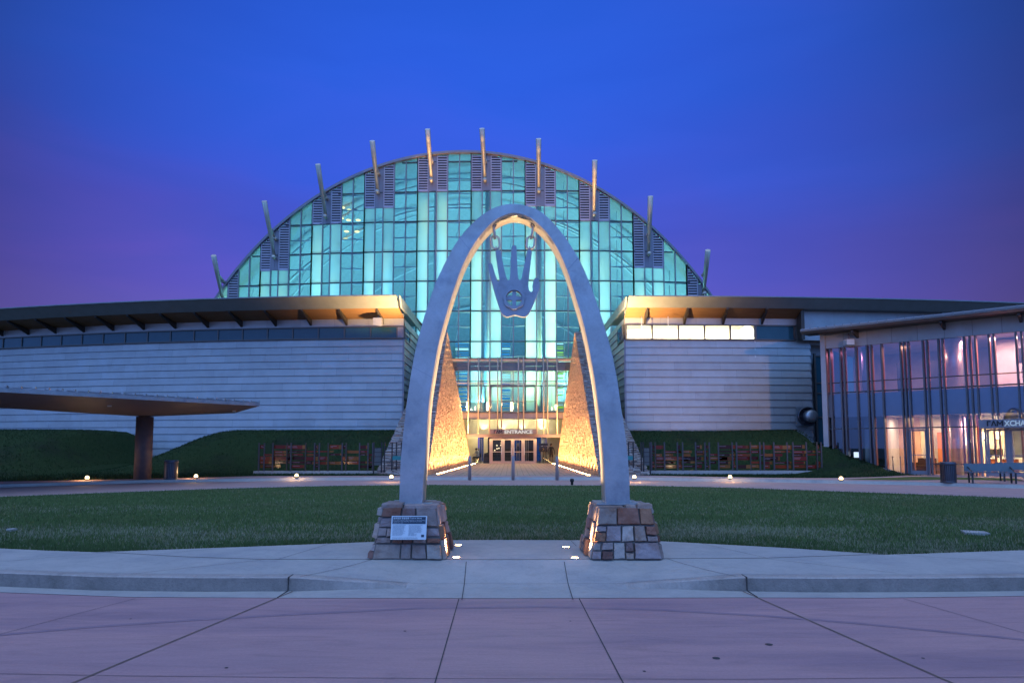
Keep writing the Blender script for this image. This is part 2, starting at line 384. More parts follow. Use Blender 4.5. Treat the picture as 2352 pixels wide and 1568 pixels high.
mb = MB(); strip(mb, XC_, lambda x: KB(x)-.004, lambda x: lerp(KB(x), KT(x), .75), lambda x: -.0, lambda x: KH(x)-.006)
strip(mb, XC_, lambda x: lerp(KB(x), KT(x), .75), lambda x: max(KW(x), KT(x)+.06)-.01, lambda x: KH(x)-.006, lambda x: KH(x)+.004); mb.build('flush_kerb', m_conc, kind='structure')
KE = lambda x: max(KW(x), KT(x)+.06)
walk_b = [(-30, 9.3)] + edge([(-140, 1251), (0, 1258), (110, 1263), (230, 1267), (420, 1278), (600, 1284), (1176, 1284.5), (1518, 1282.5), (1760, 1281), (1990, 1273.5), (2100, 1270.5), (2352, 1262)], SW) + [(9.3, 9.6), (16, 10.8), (30, 11.5)]
WB = lambda x: interp(walk_b, x)
XS2 = [x for x in XS if -14 < x < 14]
mb = MB(); strip(mb, XS, KE, WB, KH, lambda x: SW, 3); mb.build('sidewalk', m_conc, kind='structure')
pad_b = edge([(230, 1266.5), (560, 1255), (870, 1243), (1000, 1239.5), (1176, 1239), (1400, 1240), (1520, 1242), (1800, 1257), (2030, 1272.5)], SW)
PB = lambda x: interp(pad_b, x)
px = [pad_b[0][0] + (pad_b[-1][0]-pad_b[0][0])*i/80 for i in range(81)]
mb = MB(); strip(mb, px, lambda x: WB(x)+.006, lambda x: max(PB(x), WB(x)+.007), lambda x: SW+.002, lambda x: SW+.002); mb.build('arch_pad', m_conc, kind='structure')
# ring road beyond the lawn
lawn_far = edge([(0, 1141), (250, 1131), (500, 1122), (760, 1115.5), (980, 1113), (1176, 1114.5), (1450, 1114.5), (1700, 1120), (2000, 1131), (2352, 1144)], .15)
lawn_far = [(-60, 12), (-30, 16.0)] + lawn_far + [(28, 15.5), (60, 10)]
LF = lambda x: interp(lawn_far, x)
road_far = [(-70, 20), (-32, 24)] + edge([(0, 1119), (330, 1108.5), (700, 1102.5), (900, 1101.5), (1450, 1101.5), (1800, 1107), (2100, 1113), (2352, 1121)], 0) + [(32, 23), (70, 18)]
RF = lambda x: interp(road_far, x)
XF = [x*1.0 for x in range(-60, 61)]
def LFY(x): return max(LF(x), 11.3)
mb = MB(); strip(mb, XF, lambda x: LFY(x)+.14, RF, lambda x: 0, lambda x: 0); mb.build('ring_road', m_walk, kind='structure')
mb = MB(); strip(mb, XF, lambda x: LFY(x), lambda x: LFY(x)+.16, lambda x: .155, lambda x: .155); strip(mb, XF, lambda x: LFY(x)+.16, lambda x: LFY(x)+.17, lambda x: .155, lambda x: -.01)
strip(mb, XF, lambda x: LFY(x)+.17, lambda x: LFY(x)+.75, lambda x: .005, lambda x: .005); mb.build('lawn_kerb', m_conc, kind='structure')
mb = MB(); strip(mb, XF, lambda x: RF(x)-.5, RF, lambda x: .006, lambda x: .006); strip(mb, XF, RF, lambda x: RF(x)+.04, lambda x: .006, lambda x: .12); strip(mb, XF, lambda x: RF(x)+.04, lambda x: RF(x)+.25, lambda x: .124, lambda x: .124)
mb.build('far_kerb', m_conc, kind='structure')
path_far = [(-70, 22), (-34, 29)] + edge([(0, 1105.5), (330, 1099), (600, 1092.5), (870, 1092), (990, 1092), (1370, 1092), (1490, 1091.5), (1750, 1096.5), (1900, 1097.5), (2010, 1095), (2090, 1091), (2352, 1091)], .12) + [(40, 27), (70, 25)]
PF = lambda x: interp(path_far, x)
mb = MB(); strip(mb, XF, lambda x: RF(x)+.25, lambda x: PF(x), lambda x: .12, lambda x: .12); mb.build('path', m_walk, kind='structure')
# lawn oval, slightly crowned
lx = [-45+i*.75 for i in range(121)]
LN = lambda x: PB(x) if pad_b[0][0] < x < pad_b[-1][0] else WB(x)
def lawnz(x, t): return SW - .004 + .10*math.sin(math.pi*t)
mb = MB(); mb.smooth = True
for x0, x1 in zip(lx, lx[1:]):
    for k in range(12):
        p = []
        for x, t in ((x0, k/12), (x1, k/12), (x1, (k+1)/12), (x0, (k+1)/12)):
            p.append((x, lerp(LN(x), LFY(x), t), lawnz(x, t)))
        mb.poly(p)
mb.build('lawn', m_grass, kind='structure')
# ------------------------------------------------------------------ berms against the building
def berm(X, Y):
    h = .10
    if X < -5.5:
        a = smooth((X+25.3)/7.5)*smooth((Y-36.9)/7.4)
        b = smooth(-(X+24.0)/3.2)*smooth((Y-31.5-.05*abs(X+30))/11.5)
        h += 2.5*max(a, b) + .35*max(a, b)*smooth((Y-40)/8)*0
    elif X > 5.5:
        y0 = interp([(6, 36.6), (13, 36.9), (17.6, 33.9), (19.0, 34.2), (21.2, 35.2), (24, 36)], X)
        h += 2.45*smooth((Y-y0)/7.6)
        q = (X-17.8)*-.6585 + (Y-38.3)*-.7526
        if q < -.12 and X > 17.4: h = min(h, .04)
    return h
mb = MB(); mb.smooth = True
bx = [-62+i*.6 for i in range(95)]
for side in (0, 1):
    xs = [x for x in [-62+i*.6 for i in range(94)] if x < -5.6] + [-5.6] if side == 0 else [5.6+i*.5 for i in range(60)]
    for x0, x1 in zip(xs, xs[1:]):
        for k in range(40):
            p = []
            for x, t in ((x0, k/40), (x1, k/40), (x1, (k+1)/40), (x0, (k+1)/40)):
                y = lerp(PF(x)+.02, 60, t); z = berm(x, y)
                p.append((x, y, z if t > 0 else .09))
            mb.poly(p)
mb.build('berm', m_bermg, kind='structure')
# entrance court pavers
mb = MB(); mb.box(-5.6, 5.6, 33.6, 61.5, -.05, .118); mb.build('entrance_paving', m_paver, kind='structure')
# small grass patch between walk and pavilion
mb = MB(); g1 = [gnd(u, v, .13) for u, v in ((1935, 1100), (2100, 1094), (2330, 1098), (2352, 1103), (2200, 1101), (2060, 1102))]; mb.poly(g1); mb.build('verge_grass', m_grass, kind='structure')
# joints in street and sidewalks
mbj = MB(); mbw = MB()
def joint(mb, a, b, wd, z0=0.0, z1=None, off=.004):
    z1 = z0 if z1 is None else z1
    p, q = gnd(*a, z0), gnd(*b, z1); d = (q-p); r = Vector((-d.y, d.x, 0)).normalized()*wd/2; up = Vector((0, 0, off))
    mb.poly([p-r+up, q-r+up, q+r+up, p+r+up])
joint(mbw, (672, 1358), (90, 1600), .022); joint(mbw, (1707, 1358), (2260, 1600), .022)
joint(mbj, (1054, 1375), (990, 1600), .009); joint(mbj, (1330, 1374), (1448, 1600), .009)
joint(mbj, (-60, 1472), (311, 1374), .006); joint(mbj, (2075, 1374.5), (2400, 1467), .006)
for a, b in (((-300, 1542), (300, 1552)), ((300, 1552), (957, 1558)), ((957, 1558), (1700, 1560)), ((1700, 1560), (2600, 1552))): joint(mbj, a, b, .006)
mbw.build('expansion_joint', m_caulk, kind='structure'); mbj.build('street_joint', m_joint, kind='structure')
mbj = MB()
def sj(a, b, wd=.008):   # joint following the walk surface
    p, q = gnd(*a, .15), gnd(*b, .15); n = 10; pts = []
    for i in range(n+1):
        x, y = lerp(p.x, q.x, i/n), lerp(p.y, q.y, i/n)
        t = max(0, min(1, (y-KE(x))/(WB(x)-KE(x)))); z = lerp(KH(x), SW, t)
        pts.append(Vector((x, y, z+.0045)))
    d = q-p; r = Vector((-d.y, d.x, 0)).normalized()*wd/2
    for s, e in zip(pts, pts[1:]): mbj.poly([s-r, e-r, e+r, s+r])
sj((1071, 1287), (1061, 1346)); sj((1296, 1287), (1316, 1346))
sj((860, 1283), (690, 1322)); sj((1534, 1283), (1690, 1322)); sj((600, 1286), (300, 1318)); sj((1760, 1283), (2060, 1316)); sj((240, 1269), (0, 1290)); sj((2060, 1274), (2340, 1291))
for k in range(len(walk_b)-1):
    (xa, ya), (xb, yb) = walk_b[k], walk_b[k+1]
    if xa > -9 and xb < 7.5: mbj.poly([(xa, ya-.004, SW+.005), (xb, yb-.004, SW+.005), (xb, yb+.006, SW+.005), (xa, ya+.006, SW+.005)])
for a, b in (((1028, 1253), (1031, 1240)), ((1324, 1254), (1311, 1241)), ((640, 1284), (760, 1248)), ((1760, 1281), (1610, 1248)), ((2000, 1274), (1870, 1262)), ((360, 1272), (520, 1258))): joint(mbj, a, b, .008, SW, SW, .006)
for x0, x1 in zip(XS, XS[1:]):
    mbj.poly([(x0, KE(x0)-.002, KH(x0)+.0045), (x1, KE(x1)-.002, KH(x1)+.0045), (x1, KE(x1)+.004, KH(x1)+.0045), (x0, KE(x0)+.004, KH(x0)+.0045)])
for u in (672, 1705):   # transverse kerb joints
    x = gnd(u, 1350, 0).x; mbj.box(x-.004, x+.004, GT(x), KB(x)-.01, .0, .0095); mbj.box(x-.004, x+.004, KB(x)-.004, KE(x), -.02, KH(x)+.0045) if KH(x) > .14 else None
mbj.build('sidewalk_joint', m_joint, kind='structure')
# tyre marks on the street
m_tyre = pmat('tyre_mark', (.28, .17, .19), (.36, .21, .22), 5, .7)
mb = MB()
def tyre(pts, wd):
    g = [gnd(u, v, 0) for u, v in pts]
    for p, q in zip(g, g[1:]):
        r = Vector((0, wd/2, .0025)); s = Vector((0, -wd/2, .0025)); mb.poly([p+s, q+s, q+r, p+r])
tyre([(-50, 1462), (200, 1440), (430, 1424), (700, 1409), (960, 1396), (1240, 1393), (1500, 1399), (1760, 1414), (1960, 1430), (2352, 1468)], .075)
mb.build('tyre_track', m_tyre, kind='structure')
mb = MB()
for u, v, r_ in ((1766, 1478.7, .032), (1645, 1510, .030), (930, 1448, .012), (520, 1532, .014), (2120, 1510, .012), (1310, 1425, .010), (1480, 1540, .012), (300, 1420, .012)):
    c = gnd(u, v, .003); mb.poly([(c.x+r_*math.cos(a*.5236)*(1+.15*math.sin(a*2.1+u)), c.y+r_*math.sin(a*.5236), .003) for a in range(12)])
mb.build('street_spots', m_joint, kind='structure')
# grass blades over lawn and berms
def blades(name, n, fn, hmin, hmax, wd, cols):
    rng = np.random.default_rng(5); v = []; cl = []
    for i in range(n):
        r = fn(rng)
        if r is None: continue
        x, y, z, dry = r; a = rng.uniform(0, 6.283); h = rng.uniform(hmin, hmax); lx_, ly_ = rng.normal(0, .35*h, 2); dx, dy = math.cos(a)*wd, math.sin(a)*wd
        v += [(x-dx, y-dy, z-.01), (x+dx, y+dy, z-.01), (x+lx_, y+ly_, z+h)]
        c0 = cols[int(rng.integers(0, len(cols)))] if rng.random() > dry else (.36, .31, .20)
        k = rng.uniform(.75, 1.25); cl.append([c*k for c in c0])
    v = np.array(v, dtype=np.float32); m = len(v)//3
    me = bpy.data.meshes.new(name); me.vertices.add(len(v)); me.vertices.foreach_set('co', v.ravel()); me.loops.add(3*m); me.loops.foreach_set('vertex_index', np.arange(3*m, dtype=np.int32))
    me.polygons.add(m); me.polygons.foreach_set('loop_start', np.arange(0, 3*m, 3, dtype=np.int32)); me.update(calc_edges=True)
    ca = me.color_attributes.new('Col', 'FLOAT_COLOR', 'CORNER'); ca.data.foreach_set('color', np.repeat(np.c_[np.array(cl, dtype=np.float32), np.ones(m, dtype=np.float32)], 3, axis=0).ravel())
    me.materials.append(m_blade); o = bpy.data.objects.new(name, me); C.objects.link(o); o['kind'] = 'stuff'; return o
from mathutils import noise
def lawn_pt(rng):
    t = rng.random()**1.9; x = rng.uniform(-1, 1)*(11+t*19)
    y0, y1 = LN(x)-.02, LFY(x); y = lerp(y0, y1, t)
    d = noise.noise(Vector((x*.25+3, y*.5, 0)))*.5 + noise.noise(Vector((x*1.1, y*1.6, 2)))*.35
    dry = max(0.02, min(.85, .06+d*.9 + .28*math.exp(-((y-11.9)/1.3)**2) + .6*math.exp(-((x-4.3)/2.3)**2-((y-11.5)/.8)**2) + .3*math.exp(-((x+5.5)/2.0)**2-((y-11.2)/.7)**2)))
    return x, y, lawnz(x, t), dry
blades('grass', 260000, lawn_pt, .03, .06, .006, [(.082, .125, .042), (.11, .16, .05), (.085, .118, .045), (.13, .165, .065)])
def berm_pt(rng):
    x = rng.uniform(6, 21.0) if rng.random() < .4 else rng.uniform(-36, -6); y = rng.uniform(PF(x)+.1, 47)
    d = noise.noise(Vector((x*.3, y*.3, 5)))
    if x > 17.3 and (x-17.8)*-.6585 + (y-38.3)*-.7526 < .3: return None
    return x, y, berm(x, y), 0.0
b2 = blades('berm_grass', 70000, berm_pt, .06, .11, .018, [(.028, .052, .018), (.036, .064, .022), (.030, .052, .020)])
# ------------------------------------------------------------------ stone plinths
def rubble(mb, quad, rnd, smin, smax, thick=.03, gap=.012, cols=None):
    """quad: 4 corners bl, br, tr, tl; stones laid over it, each a bevelled block"""
    bl, br_, tr, tl = map(Vector, quad); nrm = (br_-bl).cross(tl-bl).normalized()
    Wd = (br_-bl).length; Ht = (tl-bl).length
    def P(s, t, o): return bl.lerp(br_, s).lerp(tl.lerp(tr, s), t) + nrm*o
    rects = []
    def split(s0, s1, t0, t1, dpt):
        w_, h_ = (s1-s0)*Wd, (t1-t0)*Ht
        if (w_ < smax and h_ < smax*.75 and (rnd.random() < .55 or max(w_, h_) < smin*1.8)) or (w_ < smin*1.3 and h_ < smin*1.3) or dpt > 9:
            rects.append((s0, s1, t0, t1)); return
        if w_*rnd.uniform(.8, 1.2) > h_*1.25:
            c = lerp(s0, s1, rnd.uniform(.35, .65)); split(s0, c, t0, t1, dpt+1); split(c, s1, t0, t1, dpt+1)
        else:
            c = lerp(t0, t1, rnd.uniform(.35, .65)); split(s0, s1, t0, c, dpt+1); split(s0, s1, c, t1, dpt+1)
    nr = max(1, round(Ht/(smax*.6))); cuts = [0] + sorted((i+rnd.uniform(-.2, .2))/nr for i in range(1, nr)) + [1]
    for a, b_ in zip(cuts, cuts[1:]): split(0, 1, a, b_, 0)
    for s0, s1, t0, t1 in rects:
        gs, gt = gap/Wd, gap/Ht; js = lambda: rnd.uniform(0, 1.2)*gs; jt = lambda: rnd.uniform(0, 1.2)*gt
        c = [(s0+gs*.4+js(), t0+gt*.4+jt()), (s1-gs*.4-js(), t0+gt*.4+jt()), (s1-gs*.4-js(), t1-gt*.4-jt()), (s0+gs*.4+js(), t1-gt*.4-jt())]
        o = thick*rnd.uniform(.3, 1.8); e = .05
        cx = sum(p[0] for p in c)/4; cy = sum(p[1] for p in c)/4
        mb.col = rnd.choice(cols); k = rnd.uniform(.7, 1.2); mb.col = tuple(x*k for x in mb.col)
        # outline with a few extra points so that edges are ragged
        ring = []
        for i in range(4):
            p, q = c[i], c[(i+1) % 4]
            ring.append(p)
            for f in (.33, .66):
                jx, jy = rnd.uniform(-.35, .35)*gs, rnd.uniform(-.35, .35)*gt
                ring.append((lerp(p[0], q[0], f)+jx, lerp(p[1], q[1], f)+jy))
        b0 = [P(s, t, -.01) for s, t in ring]; b1 = [P(s, t, o*.72) for s, t in ring]
        b2_ = [P(lerp(s, cx, e*.6+rnd.uniform(0, .05)), lerp(t, cy, e*.8+rnd.uniform(0, .06)), o+rnd.uniform(-.004, .006)) for s, t in ring]
        n = len(ring); base = len(mb.v); mb.v += [tuple(p) for p in b0+b1+b2_]
        for i in range(n):
            j = (i+1) % n; mb.face([base+i, base+j, base+n+j, base+n+i]); mb.face([base+n+i, base+n+j, base+2*n+j, base+2*n+i])
        mb.v.append(tuple(P(cx, cy, o+rnd.uniform(-.002, .010)))); ci = len(mb.v)-1
        for i in range(n): mb.face([base+2*n+i, base+2*n+(i+1) % n, ci])
stone_cols = [(.38, .29, .265), (.42, .34, .31), (.33, .255, .25), (.40, .30, .25), (.22, .105, .08), (.27, .125, .085), (.31, .15, .085), (.24, .155, .145), (.37, .28, .25), (.45, .37, .32)]
YP = 8.9
def plinth(uc, label, seed):
    rnd = random.Random(seed)
    cx = gnd(uc, 1281, SW).x; y0 = YP; hb, ht = .455, .345; zt = .80; dp = .93
    r = root('stone_plinth', label, 'plinth', (cx, y0+dp/2, SW), 'stone plinths under the arch')
    B = [Vector((cx-hb, y0, SW)), Vector((cx+hb, y0, SW)), Vector((cx+hb, y0+dp, SW)), Vector((cx-hb, y0+dp, SW))]
    T = [Vector((cx-ht, y0+.11, zt)), Vector((cx+ht, y0+.11, zt)), Vector((cx+ht, y0+dp-.11, zt)), Vector((cx-ht, y0+dp-.11, zt))]
    mb = MB(); mb.hexa(B+T); mb.build('mortar_core', m_mortar, r)
    mb = MB()
    for i in range(4):
        j = (i+1) % 4; rubble(mb, (B[i], B[j], T[j], T[i]), rnd, .11, .37, .04, .010, stone_cols)
    mb.build('stone_facing', m_stone, r)
    mb = MB(); up = Vector((0, 0, .0)); rubble(mb, (T[0]+Vector((-.03, -.03, 0)), T[1]+Vector((.03, -.03, 0)), T[2]+Vector((.03, .03, 0)), T[3]+Vector((-.03, .03, 0))), rnd, .2, .5, .03, .012, [stone_cols[0], stone_cols[1], stone_cols[3]])
    mb.build('capstone', m_stone, r)
    return cx
cxl = plinth(939.5, 'rubble stone plinth carrying the white plaque, under the left leg of the arch', 4)
cxr = plinth(1435.5, 'rubble stone plinth without a plaque, under the right leg of the arch', 9)
# ------------------------------------------------------------------ the arch
YA = 9.2; DA = .42
o_out = [(917, 1159), (918.5, 1100), (921, 1050), (926.7, 990), (937, 905), (950.4, 823), (964, 765), (981, 706), (1004, 642), (1033.6, 582), (1056, 546), (1085, 513), (1117, 487), (1147, 473), (1178, 468.5),
         (1206, 472), (1232, 481), (1258, 499), (1284, 527.5), (1309, 561), (1334.3, 604), (1356, 654), (1379, 720), (1395, 772), (1407, 818), (1418, 875), (1426.5, 934.7), (1435, 990), (1441.8, 1046), (1445, 1100), (1447.4, 1160)]
o_in = [(969.3, 1159), (972, 1100), (976.8, 1046), (980, 990), (985.5, 920), (996, 850), (1007, 790), (1022, 732), (1040, 672), (1061, 613), (1080, 575), (1103, 540), (1128, 513), (1152, 497), (1178, 489),
        (1203, 493), (1226, 505.5), (1250.8, 528), (1270, 553), (1289, 587), (1307, 632), (1322, 680), (1337, 730), (1348, 775), (1357, 820), (1366, 870), (1373, 920), (1380, 980), (1386, 1040), (1389.5, 1100), (1391.7, 1160)]
def smooth_poly(p, n=4):
    r = []
    for i in range(len(p)-1):
        p0 = p[max(i-1, 0)]; p1 = p[i]; p2 = p[i+1]; p3 = p[min(i+2, len(p)-1)]
        for k in range(n):
            t = k/n
            r.append(tuple(.5*((2*p1[c]) + (-p0[c]+p2[c])*t + (2*p0[c]-5*p1[c]+4*p2[c]-p3[c])*t*t + (-p0[c]+3*p1[c]-3*p2[c]+p3[c])*t**3) for c in (0, 1)))
    r.append(p[-1]); return r
A = [at(u, v, YA) for u, v in smooth_poly(o_out)]; B = [at(u, v, YA) for u, v in smooth_poly(o_in)]
for q in (A, B): q[0].z = q[-1].z = .845
arch = root('arch_sculpture', 'tall brushed steel arch standing on two stone plinths', 'sculpture', ((cxl+cxr)/2, YA+DA/2, .80))
mb = MB(); n = len(A); D = Vector((0, DA, 0)); base = len(mb.v)
mb.v += [tuple(p) for p in A] + [tuple(p) for p in B] + [tuple(p+D) for p in A] + [tuple(p+D) for p in B]
for i in range(n-1):
    mb.smooth = False
    mb.face([i, i+1, n+i+1, n+i]); mb.face([2*n+i, 3*n+i, 3*n+i+1, 2*n+i+1])
    mb.smooth = True
    mb.face([i, 2*n+i, 2*n+i+1, i+1]); mb.m = 1; mb.face([n+i, n+i+1, 3*n+i+1, 3*n+i]); mb.m = 0
mb.smooth = False; mb.face([0, n, 3*n, 2*n]); mb.face([n-1, 3*n-1, 4*n-1, 2*n-1][::-1])
mb.build('arch_band', [m_steel, m_shiny], arch)
for xa, xb in ((A[0].x, B[0].x), (B[-1].x, A[-1].x)):
    mb = MB(); c = (xa+xb)/2; mb.box(c-.29, c+.29, YA-.09, YA+DA+.07, .825, .845); mb.build('base_plate', m_steel, arch)

mb = MB()
for f_ in (.16, .335, .485, .66, .83):   # welded joints between the arch segments
    i = int(f_*(n-1)); a, b = A[i], B[i]; d = (b-a).normalized(); t_ = (A[i+1]-A[i]).normalized()*.0035
    mb.hexa([a-t_+Vector((0, -.0015, 0)), b-t_+Vector((0, -.0015, 0)), b-t_+Vector((0, .01, 0)), a-t_+Vector((0, .01, 0)), a+t_+Vector((0, -.0015, 0)), b+t_+Vector((0, -.0015, 0)), b+t_+Vector((0, .01, 0)), a+t_+Vector((0, .01, 0))])
    mb.build('weld_seam', m_handst, arch); mb = MB()
# hand panel
HX, HY, HS = 1091.0, 459.4, 1/5.463
def hp(x, y, Y=9.38): return at(HX + x*HS, HY + y*HS, Y)
hand_o = [(168, 850), (168, 805), (178, 790), (193, 787), (208, 796), (220, 818), (245, 905), (272, 985), (281, 1012), (292, 1020), (303, 1012), (306, 985), (290, 890), (270, 760), (257, 660), (260, 637), (275, 624), (297, 623), (314, 632), (324, 655), (345, 760), (375, 900), (395, 975), (405, 996), (418, 1002), (430, 997), (437, 980),
          (445, 850), (455, 640), (460, 590), (470, 571), (490, 564), (510, 571), (521, 590), (526, 700), (535, 900), (541, 975), (549, 993), (562, 1000), (576, 994), (586, 975), (610, 850), (638, 710), (648, 655), (658, 632), (675, 623), (693, 625), (708, 640), (711, 665), (700, 780), (686, 900), (675, 1000), (671, 1070),
          (677, 1120), (690, 1143), (704, 1150), (718, 1143), (726, 1120), (722, 1075), (727, 1030), (738, 1000), (755, 980), (772, 973), (792, 980), (802, 1000), (803, 1050), (812, 1095), (800, 1140), (770, 1220), (735, 1305), (700, 1380), (676, 1425), (645, 1455), (610, 1464), (570, 1458), (530, 1446), (490, 1441), (455, 1452), (420, 1462), (385, 1460), (352, 1440), (325, 1400), (300, 1335), (270, 1245), (235, 1120), (205, 1010), (180, 915)]
def tri_fill(outer, holes):
    bm = bmesh.new(); es = []
    for loop in [outer]+holes:
        vs = [bm.verts.new((x, y, 0)) for x, y in loop]
        es += [bm.edges.new((vs[i], vs[(i+1) % len(vs)])) for i in range(len(vs))]
    bmesh.ops.triangle_fill(bm, use_beauty=True, use_dissolve=False, edges=es)
    v = [(q.co.x, q.co.y) for q in bm.verts]; bm.verts.index_update(); f = [[q.index for q in a.verts] for a in bm.faces]; bm.free(); return v, f
def plate(mb, loops, fn, thick):
    v, f = tri_fill(loops[0], loops[1:]); b = len(mb.v)
    n = len(v); t = Vector((0, thick, 0)); mb.v += [tuple(fn(*q)) for q in v] + [tuple(fn(*q)+t) for q in v]
    for a in f: mb.face([b+i for i in a]); mb.face([b+n+i for i in a][::-1])
    for lp in loops:
        k = len(lp); b = len(mb.v); mb.v += [tuple(fn(*q)) for q in lp] + [tuple(fn(*q)+t) for q in lp]
        for i in range(k): mb.face([b+i, b+(i+1) % k, b+k+(i+1) % k, b+k+i])
cc = (491, 1231); R0 = 97
quads = []
for qx, qy in ((1, 1), (-1, 1), (-1, -1), (1, -1)):
    h = 24; a0 = math.asin(h/R0); lp = [(cc[0]+qx*h, cc[1]+qy*h)]
    for k in range(9):
        t = lerp(a0, math.pi/2-a0, k/8); lp.append((cc[0]+qx*R0*math.cos(t), cc[1]+qy*R0*math.sin(t)))
    quads.append(lp)
hand = root('hand_sculpture', 'flat steel open hand with a cross cut in its palm, hanging under the arch', 'sculpture', hp(490, 1465))
mb = MB(); plate(mb, [smooth_poly(hand_o+[hand_o[0]], 2)[:-1]] + quads, hp, .07); mb.build('hand_plate', m_handst, hand)
rose = []; inner = []
for k in range(64):
    t = 2*math.pi*k/64; R = 122 + 18*abs(math.cos(3.5*(t+math.pi/2)))**.6
    rose.append((cc[0]+R*math.cos(t), cc[1]-R*math.sin(t))); inner.append((cc[0]+(R0+6)*math.cos(t), cc[1]-(R0+6)*math.sin(t)))
mb = MB(); plate(mb, [rose, inner], lambda x, y: hp(x, y, 9.345), .036); mb.build('rosette', m_handst, hand)
# chains
def link(mb, p, q, w_, r):   # stadium-shaped link between p and q, w_ = half-width vector
    p, q, w_ = Vector(p), Vector(q), Vector(w_); d = (q-p).normalized(); pts = []; wl = w_.length; wn = w_.normalized()
    for k in range(7): t = math.pi*k/6; pts.append(p + d*wl - d*wl*math.sin(t) + wn*wl*math.cos(t))
    for k in range(7): t = math.pi*k/6; pts.append(q - d*wl + d*wl*math.sin(t) - wn*wl*math.cos(t))
    mb.sweep(pts, r, 7, closed=True)
for sgn, P3, lab in ((-1, [(228, 285), (231, 335), (248, 470), (266, 612)], 'steel chain hanging the ring finger of the hand from the arch'), (1, [(737, 285), (733, 335), (708, 470), (688, 612)], 'steel chain hanging the index finger of the hand beside the thumb')):
    c = [hp(x, y, 9.41) for x, y in P3]
    ch = root('chain', lab, 'chain', c[0], 'chains holding the hand')
    mb = MB(); link(mb, c[0], c[1]+Vector((0, 0, -.01)), (.045, 0, 0), .012); mb.build('anchor_ring', m_shiny, ch)
    mb = MB(); link(mb, c[1]+Vector((0, 0, .015)), c[2]+Vector((0, 0, -.01)), (0, .05, 0), .019); mb.build('link', m_shiny, ch)
    mb = MB(); link(mb, c[2]+Vector((0, 0, .02)), c[3]+Vector((0, 0, -.005)), (.055, 0, 0), .016); mb.build('link', m_shiny, ch)
    mb = MB(); link(mb, c[3]+Vector((0, 0, .03)), c[3]+Vector((0, 0, -.03)), (0, .03, 0), .010); mb.build('shackle', m_shiny, ch)
# plaque on the left plinth
pq = root('information_plaque', 'white printed plaque with a navy heading band, fixed to the left plinth', 'plaque', at(938, 1238, 8.86))
p0, p1, p2 = at(896.5, 1238.5, 8.80), at(978.5, 1240, 8.80), at(899, 1184, 8.885)
ux = (p1-p0); ux.z = 0; uw = ux.length; ux = ux.normalized(); uy = (p2-p0); uy.x = 0; uhh = uy.length; uy = uy.normalized(); un = ux.cross(uy)
if un.y > 0: un = -un
m_plq = pmat('plaque_white', (.62, .66, .68), None, 3, .35); m_navy = pmat('navy_print', (.012, .03, .06), None, 3, .4); m_ink = pmat('ink', (.16, .20, .26), None, 3, .5)
mb = MB(); mb.obox(p0, ux*uw, uy*uhh, -un*.012); mb.build('panel', m_plq, pq)
mb = MB(); mb.obox(p0+ux*.014+uy*(uhh*.655)+un*.002, ux*(uw-.028), uy*(uhh*.305), -un*.0018); mb.build('heading_band', m_navy, pq)
mb = MB(); T0 = p0+un*.0035
text_into(mb, '\u13CE\u13D2\u13B5\u13D7 \u13A6\u13B8\u13B3\u13D7 (Touch to Above)', .026, T0+ux*.024+uy*(uhh*.87), ux, uy, .001, width=uw*.80, bold=.01)
text_into(mb, 'Demos Glass (Cherokee Nation) & Bill Glass, Jr. (Cherokee Nation)', .013, T0+ux*.024+uy*(uhh*.79), ux, uy, .001, width=uw*.90)
text_into(mb, 'Assisted by D.J. North (Cherokee Nation) and Sabrina Lindley', .013, T0+ux*.024+uy*(uhh*.745), ux, uy, .001, width=uw*.82)
text_into(mb, 'Stainless Steel, 2021', .013, T0+ux*.024+uy*(uhh*.685), ux, uy, .001, width=uw*.28)
mb.build('heading_lettering', m_plq, pq)
mb = MB()
c1 = ['On this plaza, Indigenous hands', 'often included Most Native', 'people used the hand symbol', 'because they liked and had', 'leaning their hands up to', 'recognize the Creator. In', 'their vision of a Creator, the', 'hand was the sacred sign', 'beyond the sun, the Creator.', 'Touch to Above embodies', 'honor to the Creator.']
c2 = ['The arch symbolizes the circle', 'of life. The hand reaches', 'skyward to touch above. It', 'signs. The cross represents', 'sacred number four; fires to the', 'Creator from the beginning.', 'People stand at the arch for', 'sign of the World Above for', 'generations.', '   Demos Glass and', '   Bill Glass, Jr.']
for i, s in enumerate(c1): text_into(mb, s, .0125, T0+ux*.022+uy*(uhh*(.585-.042*i)), ux, uy, .001, width=uw*.36*min(1, len(s)/29))
for i, s in enumerate(c2): text_into(mb, s, .0125, T0+ux*(uw*.50)+uy*(uhh*(.585-.042*i)), ux, uy, .001, width=uw*.38*min(1, len(s)/29))
text_into(mb, 'Funding and works established by a public art program of the city and its partners', .009, T0+ux*.022+uy*(uhh*.075), ux, uy, .001, width=uw*.70)
text_into(mb, 'in collaboration with the museum foundation and community partners', .009, T0+ux*.022+uy*(uhh*.035), ux, uy, .001, width=uw*.72)
mb.build('body_lettering', m_ink, pq)
mb = MB(); o = T0+ux*(uw*.86)+uy*(uhh*.105)
mb.obox(o, ux*.036, uy*.03, un*.001); mb.build('logo_block', m_navy, pq)
